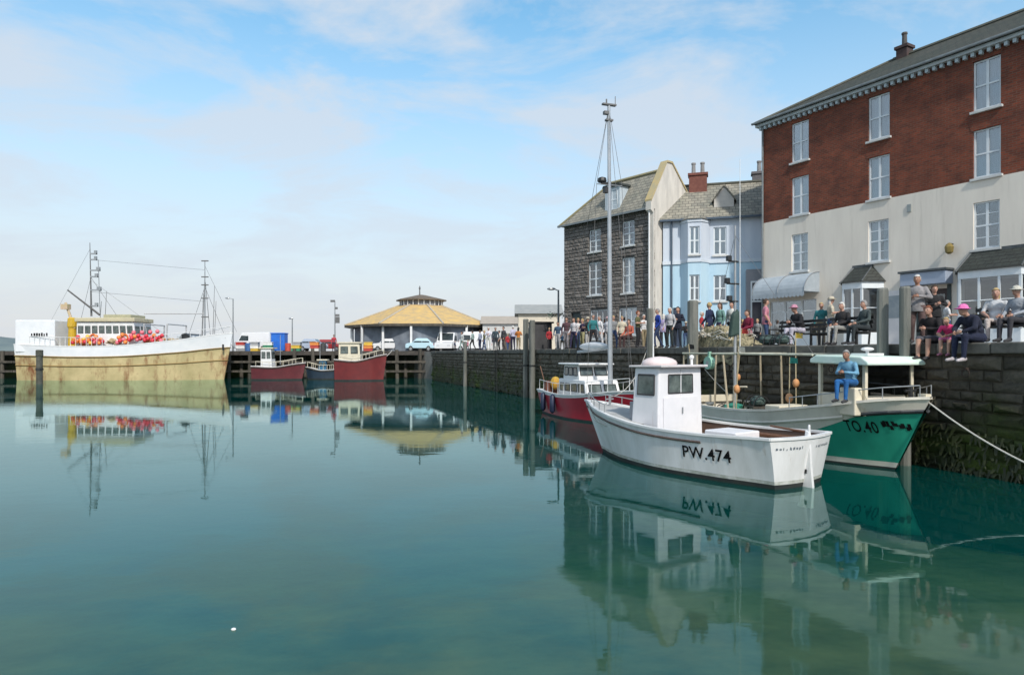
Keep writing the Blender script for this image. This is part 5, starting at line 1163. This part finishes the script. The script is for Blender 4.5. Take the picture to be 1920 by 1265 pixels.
person('person in black top and short trousers sitting on the quay edge beside the pink child', qpos(1750, .22, QZ+.0), WA+.2, ('sit', 1), (.015, .012, .014), (.10, .10, .12), 'red', size=.98, leglen='short', group=NEARP, voxel=.015)
person('small child in bright pink sitting on the quay edge between two adults', qpos(1783, .2, QZ+.0), WA+.3, ('sit', 3), (.80, .06, .22), (.72, .22, .42), 'blonde', size=.74, sleeves='short', leglen='short', shoes=(.5, .2, .3), group=NEARP, voxel=.015)
person('adult in navy with pink sun hat and white shoes sitting on the quay edge', qpos(1832, .22, QZ), WA-.1, ('sit', 3), (.014, .018, .04), (.012, .018, .05), 'brown', hat=(.80, .20, .48), size=1.06, shoes=(.6, .55, .57), group=NEARP, voxel=.015, bulk=1.12)
# ------------------------------------------------------------------ benches
def bench(label, px, off, ang, L=1.9):
    p = qpos(px, off, GZ); b = thing('bench', label, 'bench', p, ang, 'black benches on the quay')
    for i in range(4): MB().box(-L/2, L/2, -.40+i*.115, -.30+i*.115, .43, .465).build('seat_slat', M_black, b, bevel=.006)
    for i in range(3): MB().box(-L/2, L/2, .10+i*.025, .135+i*.025, .56+i*.14, .65+i*.14).build('back_slat', M_black, b, bevel=.006)
    for x in (-L/2+.12, L/2-.12):
        MB().box(x-.03, x+.03, -.40, -.34, 0, .43).box(x-.03, x+.03, -.40, .12, .38, .428).build('leg', M_black, b); MB().tube((x, .08, 0), (x, .18, .95), .03, n=6).build('leg', M_black, b)
        MB().box(x-.025, x+.025, -.40, .12, .62, .66).box(x-.025, x+.025, -.40, -.35, .43, .62).build('arm_rest', M_black, b)
    return b
BR = WA+math.pi/2      # front (local -y) towards the water
bench('black slatted bench at the right edge of the picture', 1893, 1.75, BR)
bench('black slatted bench in front of the awning', 1497, 1.9, BR, 2.2)
bench('black slatted bench in front of the first bay window', 1588, 1.8, BR, 1.7)
SZ = GZ+.47
person('blonde woman in a pale top sitting on the bench at the right edge', qpos(1868, 1.78, SZ), WA+.5, ('sit', 0), (.62, .64, .66), (.55, .48, .45), 'blonde', size=1.0, group=NEARP, sleeves='short', long_hair=True)
person('person in a white sun hat on the bench at the picture\'s right edge', qpos(1910, 1.75, SZ), WA, ('sit', 2), (.35, .38, .42), (.05, .05, .06), 'grey', hat=(.6, .58, .5), size=1.0, group=NEARP)
person('person with pink cap, black jumper and pale trousers on the bench by the awning', qpos(1500, 1.92, SZ), WA, ('sit', 1), (.014, .014, .018), (.58, .56, .66), 'brown', hat=(.62, .30, .40), size=1.05, group=NEARP, bulk=1.12)
person('white haired person in black and white on the bench by the first bay window', qpos(1580, 1.82, SZ), WA+.1, ('sit', 0), (.03, .028, .03), (.40, .40, .38), 'white', size=1.0, group=NEARP)
person('person in dark grey sitting left of the first bay window door', qpos(1622, 1.82, SZ), WA-.2, ('sit', 0), (.06, .08, .08), (.03, .04, .045), 'grey', size=1.0, group=NEARP)
person('person in dark red sitting at the quay edge beside the net heap', qpos(1403, .9, GZ+.42), WA, ('sit', 0), (.20, .012, .04), (.40, .22, .24), 'brown', size=1.0, group=NEARP)
person('woman in sea green standing behind the net heap', qpos(1350, 1.5), WA, ('stand', 0), (.16, .30, .26), (.06, .06, .12), 'brown', size=.98, group=NEARP, long_hair=True)
person('person in white shirt standing behind the net heap', qpos(1372, 1.9), WA+.3, ('stand', 1), (.62, .62, .58), (.04, .05, .06), 'black', size=1.0, group=NEARP)
person('tall person in navy standing in front of the blue house', qpos(1271, 2.4), WA+.6, ('stand', 3), (.012, .016, .035), (.02, .03, .045), 'black', size=1.06, group=NEARP, extra='hem')
person('person in bright blue jacket beside the timber pile', qpos(1233, .8), WA-.2, ('stand', 1), (.015, .05, .32), (.03, .05, .12), 'grey', size=.96, group=NEARP)
person('person in pale grey standing right of the bright blue jacket', qpos(1256, 1.2), WA+.4, ('stand', 0), (.50, .50, .52), (.03, .04, .04), 'white', size=.98, group=NEARP)
person('person in salmon top sitting on the quay left of the timber pile', qpos(1180, .6, GZ+.42), WA+.3, ('sit', 0), (.52, .13, .08), (.06, .03, .03), 'brown', size=1.05, group=NEARP)
person('person all in white standing before the stone house', qpos(1124, 2.2), WA, ('stand', 2), (.74, .74, .76), (.66, .66, .68), 'grey', size=1.05, group=NEARP, bulk=1.1)
person('person in white shirt and pink hat before the stone house', qpos(1140, 2.8), WA+.4, ('stand', 0), (.72, .72, .76), (.55, .55, .56), 'brown', hat=(.66, .42, .44), size=1.04, group=NEARP, bulk=1.1)
FARP = 'people on the far part of the quay'
for i, (px, off, tp, lg, hr_, lab) in enumerate([
    (1046, 1.6, (.05, .10, .17), (.45, .45, .46), 'brown', 'person in blue top and grey trousers by the dark kiosk'),
    (1062, 1.0, (.10, .05, .06), (.30, .28, .30), 'black', 'person in maroon top by the lamp post'),
    (1076, .8, (.60, .58, .60), (.03, .025, .07), 'brown', 'person in white top and navy trousers nearest the stone house door'),
    (1092, 1.4, (.03, .02, .06), (.35, .33, .18), 'blonde', 'person in dark purple top and khaki trousers'),
    (962, 2.0, (.55, .53, .66), (.02, .018, .05), 'white', 'person in lilac top and dark trousers left of the tall piles'),
    (944, 1.2, (.06, .06, .065), (.05, .04, .04), 'black', 'person in charcoal coat in the far group'),
    (929, .9, (.05, .08, .10), (.04, .05, .06), 'grey', 'person in slate blue coat in the far group'),
    (916, 1.0, (.72, .70, .76), (.66, .66, .62), 'white', 'person dressed all in white in the far group'),
    (900, 1.4, (.32, .36, .46), (.02, .03, .07), 'brown', 'person in grey blue top and navy trousers beside the white van'),
    (886, .8, (.30, .40, .38), (.03, .03, .03), 'black', 'person in pale green top in front of the white van'),
    (866, 1.0, (.55, .58, .58), (.30, .42, .40), 'brown', 'leftmost person of the far group on the wall'),
    ]):
    person(lab, qpos(px, off), WA+random.uniform(-1.4, 1.4), ('stand', i % 4), tp, lg, hr_, size=random.uniform(.95, 1.05), group=FARP, voxel=.028)
person('person in red jacket standing on the jetty above the red boat', (gx(626, 74.5), 74.5, 2.88), -1.2, ('stand', 0), (.50, .05, .07), (.08, .05, .08), 'brown', size=1.05, voxel=.028, group=FARP)
# more of the crowd, from the tall piles to the net heap
TOPS = {'black': (.015, .015, .017), 'white': (.70, .70, .70), 'red': (.42, .03, .04), 'olive': (.12, .12, .05), 'pink': (.62, .25, .32), 'teal': (.03, .20, .22), 'cream': (.60, .54, .42), 'navy': (.015, .025, .07), 'grey': (.25, .26, .27), 'orange': (.60, .20, .04), 'lilac': (.40, .34, .52), 'sky blue': (.22, .42, .62)}
LEGS = {'dark': (.02, .02, .025), 'blue': (.05, .09, .20), 'khaki': (.28, .23, .14), 'pale': (.50, .49, .47)}
CROWD = [(1030, 1.2, 'red', 'dark', 0), (1054, 2.4, 'sky blue', 'khaki', 0), (1084, 2.2, 'white', 'blue', 0), (1102, .9, 'black', 'pale', 0), (1112, 1.1, 'teal', 'dark', 0), (1150, 1.6, 'grey', 'blue', 0), (1166, 2.3, 'cream', 'dark', 0), (1196, 1.5, 'olive', 'dark', 0), (1207, 2.6, 'white', 'khaki', 0),
         (1244, 2.8, 'lilac', 'dark', 1), (1286, 1.4, 'black', 'blue', 1), (1316, 2.2, 'red', 'pale', 1), (1330, 1.8, 'navy', 'khaki', 1), (1392, 2.6, 'orange', 'dark', 1), (1420, 2.0, 'grey', 'dark', 1), (1436, 2.8, 'pink', 'blue', 1), (1540, 3.6, 'teal', 'khaki', 2), (1558, 3.9, 'cream', 'blue', 2), (1752, 3.2, 'black', 'dark', 2), (1776, 3.6, 'white', 'blue', 2), (853, 2.2, 'navy', 'dark', 3), (877, 2.5, 'pink', 'dark', 3), (908, 2.6, 'olive', 'blue', 3), (936, 2.6, 'white', 'dark', 3), (952, 2.2, 'red', 'blue', 3), (972, 1.2, 'orange', 'khaki', 3)]
PLC = ('in front of the stone house', 'in front of the blue house', 'by the shopfronts of the brick house', 'left of the tall piles')
rc_ = random.Random(17)
for i, (px, off, tp, lg, pl) in enumerate(CROWD):
    person(f'person in {tp} top and {lg} trousers {PLC[pl]}', qpos(px, off+rc_.uniform(-.6, 1.0)), WA+rc_.uniform(-2.6, 2.6), ('stand', rc_.randrange(4)), TOPS[tp], LEGS[lg], rc_.choice(list(HAIR)), hat=TOPS['cream'] if i % 7 == 3 else None, size=rc_.choice((.62, .78, .88, .94, .98, 1.0, 1.04)), group=FARP if pl in (0, 3) else NEARP, voxel=.022 if px > 1200 else .028, extra='hem' if i % 3 == 0 else None, sleeves='short' if i % 2 else 'long', long_hair=(i % 4 == 1))
# the fisherman under the shelter of the green boat
pf = gb.matrix_basis @ Vector((6.86, -.88, 1.93))
lk_ = MB().box(6.62, 7.08, -.98, -.745, 1.25, 1.90).build('side_locker', M_cream, gb, bevel=.03)
person('fisherman in blue trousers perched on the side locker of the green boat', pf, WA+.3, ('sit', 1), (.16, .36, .52), (.02, .14, .40), 'grey', size=.92, skin=M_skin2, voxel=.015, group='crew of the moored boats')

# ------------------------------------------------------------------ piles, lamp posts
def pile(label, px, top_py, r, off=-.28, two=False, base=-3.5, cap=True):
    p = qpos(px, off, 0); Y = p.y; t = thing('timber_pile', label, 'pile', p, random.uniform(0, 3), 'timber piles along the quay')
    zt = gz(top_py, Y)
    MB().lathe([(r*1.04, base), (r*1.02, .5), (r, zt-.05), (r*.8, zt)], (0, 0, 0), 10).build('shaft', M_pile, t, smooth=False)
    MB().lathe([(r*1.05, 1.9), (r*1.09, 1.9), (r*1.09, 2.0), (r*1.05, 2.0)], (0, 0, 0), 10).build('iron_band', M_black, t)
    return t
pile('tall grey pile in the middle of the quay, left of the pair', 986, 598, .17)
pile('tall grey pile in the middle of the quay, right of the pair', 998, 600, .17)
pile('thin dark pile at the foot of the wall left of the tall pair', 872, 640, .15)
pile('grey pile by the bright blue jacket', 1219, 578, .14)
pile('broad grey pile at the net heap', 1299, 563, .2)
pile('grey pile before the white door of the brick house', 1655, 540, .135)
pile('grey pile at the elbow of the white haired man', 1697, 537, .125)
t = thing('timber_pile', 'lone mooring pile in the water before the trawler', 'pile', (gx(74, 60), 60, 0), .3, 'timber piles along the quay')
MB().lathe([(.26, -4), (.26, 2.4), (.30, 2.45), (.30, 2.95), (.22, 3.0)], (0, 0, 0), 10).build('shaft', mat('slimy_pile', (.05, .055, .04), (.10, .10, .085), 3, .8, .01), t)
MB().lathe([(.27, 1.2), (.31, 1.2), (.31, 1.4), (.27, 1.4)], (0, 0, 0), 10).build('iron_band', M_black, t)
def lamp(label, x, y, top, arm=.5):
    t = thing('lamp_post', label, 'lamp post', (x, y, 2.88), 0, 'lamp posts')
    MB().lathe([(.13, 0), (.12, .6), (.075, .7), (.055, top-3.0)], (0, 0, 0), 8).build('post', mat('grey_lamp_paint', (.16, .18, .19), (.22, .24, .25), 3, .5), t)
    MB().tube((0, 0, top-3.05), (-arm, 0, top-2.9), .035, n=6).build('arm', M_steel, t); MB().ell((-arm-.1, 0, top-2.93), (.28, .12, .09), 10, 6).build('lamp_head', M_steel, t)
    return t
lamp('grey lamp post beside the trawler bow', gx(437, 75), 75, gz(558, 75))
lamp('short grey post on the jetty beside the blue box', gx(548, 75), 75, gz(596, 75), .05)
lp = qpos(1047, 2.2, 3.0)
t = lamp('lamp post with hanging baskets at the corner of the stone house', lp.x, lp.y, gz(540, lp.y), .35)
for sg in (-1, 1):
    f = MB(); rr = random.Random(5+sg)
    for i in range(60):
        v = Vector((rr.gauss(0, .16), rr.gauss(0, .16), rr.gauss(0, .12))); a = rr.random()*6.3
        c_ = Vector((sg*.42, 0, gz(588, lp.y)-3))+v; d1 = Vector((math.cos(a), math.sin(a), rr.uniform(-.5, .5)))*.07; d2 = Vector((-math.sin(a), math.cos(a), rr.uniform(-.5, .5)))*.05
        f.quad(c_-d1, c_+d2, c_+d1, c_-d2)
    tag(f.build('hanging_basket', mat('basket_leaves', (.05, .10, .06), (.12, .20, .14), 8, .8), t, fix=False), kind='stuff')
# signal mast with arms on the jetty
t = thing('signal_mast', 'spindly dark signal mast on the jetty behind the red boat', 'mast', (gx(628, 77), 77, 2.88))
zt = gz(562, 77)-3
MB().tube((0, 0, 0), (0, 0, zt), .09, .06, 7).build('pole', M_steel, t)
sm_ = MB(); 
for z_, w_ in ((zt, -.5), (zt-.8, .3), (zt-1.6, .5), (zt-2.3, .45)): sm_.box(min(0, w_), max(0, w_), -.06, .06, z_-.14, z_+.1)
sm_.box(.1, .5, -.12, .12, zt-2.5, zt-1.8).build('signal_arm', M_wire, t)

# ------------------------------------------------------------------ vehicles and boxes on the far quay
M_cg = mat('car_glass', (.02, .03, .035), (.05, .065, .07), 3, .08)
def car(label, px0, px1, Y, color, kind='car', flip=False):
    x0, x1 = gx(px0, Y), gx(px1, Y); W_ = 1.75 if kind == 'car' else 2.0; L = 4.2 if kind == 'car' else 5.2
    t = thing('parked_car' if kind == 'car' else 'parked_van', label, 'car' if kind == 'car' else 'van', ((x0+x1)/2, Y, 2.88), 0, 'vehicles parked on the far quay')
    k = (x1-x0)/L; t.scale = (k*(-1 if flip else 1), 1, 1) if .7 < k < 1.4 else (1, 1, 1)
    if not (.7 < k < 1.4): t.rotation_euler.z = math.pi/2*.9     # seen end on
    if kind == 'car':
        pr_ = [(-2.1, .35), (-2.1, .78), (-1.9, .9), (-1.1, .98), (1.55, 1.0), (2.0, .9), (2.1, .6), (2.1, .35)]; cab_ = [(-1.15, .97), (-.45, 1.46), (1.1, 1.46), (1.75, .98)]
        wn2 = [(-.95, 1.0), (-.4, 1.38), (.32, 1.38), (.32, 1.0)]; wn3 = [(.38, 1.0), (.38, 1.38), (1.05, 1.38), (1.5, 1.0)]; wx = (-1.3, 1.3)
    else:
        pr_ = [(-2.6, .35), (-2.6, .95), (-1.75, 1.15), (-1.75, 1.2), (2.6, 1.2), (2.6, .35)]; cab_ = [(-1.78, 1.15), (-1.2, 2.15), (2.5, 2.2), (2.6, 1.19)]
        wn2 = [(-1.6, 1.22), (-1.12, 2.0), (-.3, 2.0), (-.3, 1.22)]; wn3 = [(.1, 1.35), (.1, 1.95), (2.1, 1.95), (2.1, 1.35)]; wx = (-1.65, 1.6)
    body = MB().prism(pr_, -W_/2, W_/2).build('body', color, t, bevel=.08)
    c = MB(); n = len(cab_); ins = .12 if kind == 'car' else .05
    vs = [(p[0], sgn*(W_/2-(ins if p[1] > 1.3 else .01)), p[1]) for sgn in (-1, 1) for p in cab_]
    c.add(vs, [tuple(range(n)), tuple(range(n, 2*n))[::-1]]+[(i, n+i, n+(i+1) % n, (i+1) % n) for i in range(n)]); c.build('cabin', color, t, bevel=.05)
    for w_ in (wn2, wn3):
        for sgn in (-1, 1): MB().add([(p[0], sgn*(W_/2+.004-(ins if p[1] > 1.3 else .01)), p[1]) for p in w_], [(0, 1, 2, 3)]).build('window', M_cg, t, fix=False)
    a, b = cab_[0], cab_[1]
    d = Vector((a[0]-b[0], 0, a[1]-b[1])); nn_ = Vector((-abs(d.z), 0, abs(d.x))).normalized()*.012
    MB().add([Vector((a[0]*.9+b[0]*.1, s_*(W_/2-.12), a[1]*.9+b[1]*.1))+nn_ for s_ in (-1, 1)]+[Vector((a[0]*.1+b[0]*.9, s_*(W_/2-.18), a[1]*.1+b[1]*.9))+nn_ for s_ in (1, -1)], [(0, 1, 2, 3)]).build('windscreen', M_cg, t, fix=False)
    for x in wx:
        for sgn in (-1, 1):
            wo_ = MB().tube((x, sgn*(W_/2-.2), .32), (x, sgn*(W_/2+.01), .32), .32, n=16).build('wheel', M_tyre, t)
            MB().tube((x, sgn*(W_/2), .32), (x, sgn*(W_/2+.02), .32), .18, n=12).build('rim', M_steel, wo_)
    for sgn in (-1, 1): MB().box(pr_[0][0]-.02, pr_[0][0]+.05, sgn*.6-.16, sgn*.6+.16, .6, .76).build('headlight', mat('lamp_glass', (.6, .62, .64)), t); MB().box(pr_[-1][0]-.05, pr_[-1][0]+.02, sgn*.68-.1, sgn*.68+.1, .66, .9).build('tail_light', plain('tail_red', (.3, .01, .01), .3), t)
    return t
CW = mat('car_white', (.74, .75, .76), (.70, .71, .72), 1, .25, coat=.5); CS = mat('car_silver_blue', (.34, .40, .50), (.36, .42, .52), 1, .25, coat=.5); CB = mat('car_pale_blue', (.46, .66, .74), (.44, .62, .70), 1, .25, coat=.5)
car('white van beside the lamp post by the trawler bow', 440, 512, 78, CW, 'van'); car('silver blue car behind the navy boat', 562, 612, 78.5, CS, 'car', True)
car('white car in front of the market hall', 700, 757, 77.5, CW); car('pale blue and white car at the end of the jetty', 762, 815, 75.5, CB)
cv = qpos(840, 3.6, 3.0); car('tall white van at the corner of the quay', 822, 862, cv.y, CW, 'van')
cv = qpos(885, 5.5, 3.0); car('white van with dark windows behind the far group', 852, 922, cv.y, CW, 'van')
t = thing('storage_box', 'bright blue storage box on the jetty', 'box', (gx(524, 76), 76, 2.88))
MB().box(-.75, .75, -.6, .6, .1, 1.95).build('box_body', mat('bright_blue_plastic', (.02, .16, .62), (.02, .12, .5), 2, .45), t, bevel=.05); MB().box(-.8, .8, -.65, .65, 1.95, 2.08).build('lid', mat('bright_blue_plastic', (.02, .16, .62)), t, bevel=.03)
for x in (-.6, .6): MB().box(x-.08, x+.08, -.5, .5, 0, .1).build('foot', M_black, t)
kp = qpos(1013, 1.5, 2.88)
t = thing('kiosk', 'dark ticket kiosk right of the tall piles', 'kiosk', kp, QROT)
MB().box(-.55, .55, -.6, .6, 0, 1.75).build('kiosk_body', mat('kiosk_dark', (.035, .035, .038), (.055, .055, .058), 2, .6), t, bevel=.02); MB().box(-.65, .65, -.7, .7, 1.75, 1.85).build('kiosk_roof', M_black, t)
MB().box(-.3, .3, .6, .63, 1.0, 1.4).build('notice', mat('notice_board', (.4, .4, .38), (.5, .5, .48), 8, .7), t)

# boxes, barrels and heaps along the jetty
FB = {'red': (.40, .05, .04), 'yellow': (.60, .40, .05), 'white': (.66, .66, .64), 'green': (.04, .22, .12), 'grey': (.28, .29, .30), 'orange': (.60, .22, .05)}
fbm = {k_: MB().box(-.4, .4, -.3, .3, 0, .28).box(-.43, .43, -.33, .33, .28, .34).mesh('fish_box', plain('fish_box_'+k_, c_, .6)) for k_, c_ in FB.items()}
ORD = ('lowest', 'middle', 'topmost')
for px, Y, cols_ in ((452, 74.2, ('grey', 'white', 'red')), (478, 74.0, ('yellow', 'white', 'grey')), (503, 74.1, ('orange', 'green', 'white')), (556, 74.0, ('green', 'yellow', 'grey')), (590, 74.2, ('white', 'red', 'orange')), (645, 74.0, ('yellow', 'grey', 'green')), (690, 74.1, ('red', 'orange', 'yellow'))):
    plc = {452: 'beside the lamp post', 478: 'behind the white wheelhouse', 503: 'left of the blue box', 556: 'right of the blue box', 590: 'behind the navy boat', 645: 'behind the cream wheelhouse', 690: 'before the white car'}[px]
    for k_, c_ in enumerate(cols_):
        o = link('fish_box', fbm[c_], None, (gx(px, Y)+random.uniform(-.05, .05), Y, 2.88+k_*.345), (0, 0, random.uniform(-.15, .15)), (1.15, 1, 1)); tag(o, f'{c_} fish box, {ORD[k_]} of the stack {plc} on the jetty', 'fish box', 'fish boxes stacked on the jetty')
for px, c_, nm in ((465, (.04, .12, .30), 'blue'), (540, (.45, .07, .04), 'red'), (606, (.05, .05, .05), 'black'), (668, (.03, .18, .34), 'sea blue')):
    t = thing('oil_drum', f'{nm} oil drum standing on the jetty edge', 'drum', (gx(px, 73.8), 73.8, 2.88), 0, 'oil drums on the jetty')
    MB().lathe([(.29, 0), (.3, .02), (.3, .3), (.31, .32), (.3, .34), (.3, .6), (.31, .62), (.3, .64), (.3, .88), (.28, .9)], (0, 0, 0), 14).build('drum', plain('drum_'+nm.replace(' ', '_'), c_, .45), t)
    MB().lathe([(.06, .9), (.06, .93)], (.12, 0, 0), 8).build('bung', M_steel, t)
car('dark grey car parked behind the fish boxes', 470, 520, 83, mat('car_dark', (.06, .065, .07), (.05, .055, .06), 1, .25, coat=.5)); car('red car parked left of the market hall', 590, 645, 82, mat('car_red', (.30, .03, .03), (.26, .025, .03), 1, .25, coat=.5), 'car', True)

# ------------------------------------------------------------------ net heap, pots, crates on the quay
nh = thing('net_heap', 'tan heap of fishing nets spilling over the quay edge', 'nets', qpos(1355, .55, QZ), QROT)
M_net = mat('tan_netting', (.40, .34, .21), (.13, .12, .07), 11, .95, .06, detail=10, lo=.42, hi=.6)
hb2 = MB(); n1_, n2_ = 110, 50
for a in range(n1_+1):
    for b in range(n2_+1):
        u, v = a/n1_*2-1, b/n2_*2-1
        h_ = max(0, (1-abs(u)**2.4))*max(0, (1-abs(v)**2.6)); z_ = h_*.62*(1+.6*mnoise.noise((u*3, v*2, .4)))+.22*h_*abs(mnoise.noise((u*9, v*6, 2.2)))+.10*h_*mnoise.noise((u*26, v*14, 7.2))
        x, y = u*1.75+.08*mnoise.noise((u*4, v*4, 5)), v*.8
        if y > .45: z_ -= (y-.45)*2.4*(.7+.5*mnoise.noise((u*3.3, 1, 1))); y = .45+(y-.45)*.42
        hb2.v.append((x, y, z_+.01))
hb2.f = [(a*(n2_+1)+b, (a+1)*(n2_+1)+b, (a+1)*(n2_+1)+b+1, a*(n2_+1)+b+1) for a in range(n1_) for b in range(n2_)]; hb2.m = [0]*len(hb2.f)
hb2.build('net_mass', M_net, nh, smooth=True, fix=False)
rp = MB(); rr = random.Random(8)
for i in range(60):
    c_ = Vector((rr.uniform(-1.4, 1.4), rr.uniform(-.3, .5), rr.uniform(.25, .55))); r_ = rr.uniform(.1, .3); a0 = rr.random()*6
    rp.path([c_+Vector((math.cos(a0+k*.8)*r_*1.5, math.sin(a0+k*.8)*r_*.6, .08*math.sin(k*1.7))) for k in range(7)], .016, 5)
rp.build('rope_loops', M_rope, nh)
fl2 = MB().ell((0, 0, 0), (.09, .09, .07), 8, 6).mesh('net_float', mat('cork_float', (.50, .45, .36), (.4, .35, .28), 5, .8))
for i in range(16): link('net_float', fl2, nh, (rr.uniform(-1.4, 1.4), rr.uniform(-.2, .55), rr.uniform(.35, .6)))
def pot(label, px, off, z_, at=None):
    p = at or qpos(px, off, z_); t = thing('lobster_pot', label, 'lobster pot', p, QROT+random.uniform(-.4, .4), 'lobster pots on the quay edge')
    MB().box(-.38, .38, -.26, .26, 0, .05).build('base', M_wood_dk, t); f = MB()
    for x in (-.36, 0, .36): f.path([(x, -.25, .04)]+[(x, .25*math.cos(math.pi-a*math.pi/6), .05+.33*math.sin(a*math.pi/6)) for a in range(7)], .018, 5)
    for a in range(1, 6): f.tube((-.37, .25*math.cos(a*math.pi/6), .05+.33*math.sin(a*math.pi/6)), (.37, .25*math.cos(a*math.pi/6), .05+.33*math.sin(a*math.pi/6)), .008, n=4)
    f.build('hoops', M_black, t); MB().ell((0, 0, .2), (.33, .21, .17), 10, 6, jit=.2).build('netting', mat('blue_green_net', (.05, .10, .10), (.09, .12, .10), 25, .95, .02), t)
pot('lobster pot at the quay edge under the awning, left of two', 1440, .6, QZ); pot('lobster pot at the quay edge under the awning, right of two', 1466, .55, QZ)
# gear lying on the green boat's working deck
for i, (x, y, z_, lb) in enumerate([(.45, .35, .63, 'lobster pot on the green boat, aftmost on deck'), (1.9, .45, .63, 'lobster pot on the green boat beside the mast'), (1.9, .45, 1.02, 'lobster pot stacked on another beside the green boat mast'), (3.0, .3, .63, 'lobster pot on the green boat near the console'), (2.85, -.55, .63, 'lobster pot on the green boat by the near rail')]):
    o = pot(lb, 0, 0, 0, gb.matrix_basis @ Vector((x, y, z_)))
for x, y, x2, y2, h_, c_, nm in ((.3, -.7, .05, -.8, 3.0, (.02, .02, .02), 'black'), (.55, .6, .75, .75, 3.5, (.55, .05, .04), 'red'), (2.5, -.8, 2.75, -.9, 2.9, (.60, .58, .5), 'white'), (3.4, .6, 3.2, .75, 3.3, (.6, .42, .05), 'yellow'), (4.6, -.7, 4.75, -.8, 2.6, (.03, .25, .2), 'green')):
    t = thing('marker_pole', f'fishing marker pole with {nm} flag standing in the green boat', 'marker pole', gb.matrix_basis @ Vector((x, y, .63)), gb.rotation_euler.z, 'marker poles in the green boat')
    d_ = Vector((x2-x, y2-y, h_-.63)); MB().tube((0, 0, 0), d_, .018, .014, 6).build('pole', mat('bamboo', (.50, .42, .26), (.38, .31, .2), 6, .7), t)
    MB().ell(d_*.45, (.10, .10, .13), 10, 7).build('pole_float', mat('dan_float', (.62, .30, .12), (.5, .25, .12), 4, .7), t, smooth=True)
    MB().add([d_, d_+Vector((.22, .05, -.03)), d_+Vector((.20, .08, -.17)), d_-Vector((0, 0, .16)), d_+Vector((0, .006, 0)), d_+Vector((.22, .056, -.03)), d_+Vector((.20, .086, -.17)), d_-Vector((0, -.006, .16))], [(0, 1, 2, 3), (7, 6, 5, 4), (0, 4, 5, 1), (1, 5, 6, 2), (2, 6, 7, 3), (3, 7, 4, 0)]).build('flag', cloth(c_), t)
hp_ = MB(); rr = random.Random(31)
for i in range(14): hp_.ell((rr.uniform(-.6, .6), rr.uniform(-.35, .35), rr.uniform(0, .3)), (.22, .2, .14), 8, 6, jit=.7, seed=i)
o = hp_.build('rope_heap', mat('blue_rope_heap', (.06, .14, .20), (.30, .29, .22), 14, .95, .03), None); o.location = gb.matrix_basis @ Vector((3.9, -.55, .68)); o.rotation_euler.z = gb.rotation_euler.z; tag(o, 'tangled heap of blue and buff rope on the green boat deck', 'rope')
# iron ladder down the wall, mooring lines
def ladder(label, px):
    p = qpos(px, -.2, 0); t = thing('quay_ladder', label, 'ladder', p, QROT, 'iron ladders on the quay wall')
    for x in (-.2, .2): MB().tube((x, 0, -.5), (x, 0, 3.2), .03, n=6).build('rail', M_black, t)
    for i in range(12): MB().tube((-.2, 0, -.3+i*.29), (.2, 0, -.3+i*.29), .018, n=5).build('rung', M_black, t)
ladder('iron ladder on the wall left of the tall pair of piles', 930); ladder('iron ladder on the wall behind the red motor sailer', 1085)
def sag(a, b, d, n=14): return [Vector(a).lerp(Vector(b), i/n)-Vector((0, 0, d*4*(i/n)*(1-i/n))) for i in range(n+1)]
def line(label, a, b, d, r=.016):
    o = MB().path(sag(a, b, d), r, 5).build('mooring_line', M_rope, None); tag(o, label, 'rope', 'mooring lines'); return o
line('pale mooring line from the green bow down to the right', gb.matrix_basis @ Vector((8.0, 0, 1.72)), (9.6, 12.2, .55), .12, .018)
line('slack mooring line from the white boat bow up to the quay', wb.matrix_basis @ Vector((5.6, -.05, 1.5)), qpos(1215, .1, 2.98), .5, .012)
line('mooring line from the green boat stern to the quay', gb.matrix_basis @ Vector((.1, .9, 1.2)), qpos(1290, .1, 2.98), .15, .012)
line('mooring line hanging from the red boat bow to the jetty', (gx(700, 68), 68, 1.9), (gx(735, 73), 73, 2.98), .3, .03)
line('mooring line from the trawler bow to the jetty', (gx(420, 69.5), 69.8, 4.3), (gx(455, 73.2), 73.2, 2.98), .3, .03)
t = MB().ell((0, 0, .006), (.026, .018, .015), 10, 7).build('drifting_float', M_white, None, smooth=True); t.location = (gx(438, 6.67), 6.67, 0); tag(t, 'tiny white float drifting alone on the near water', 'float')
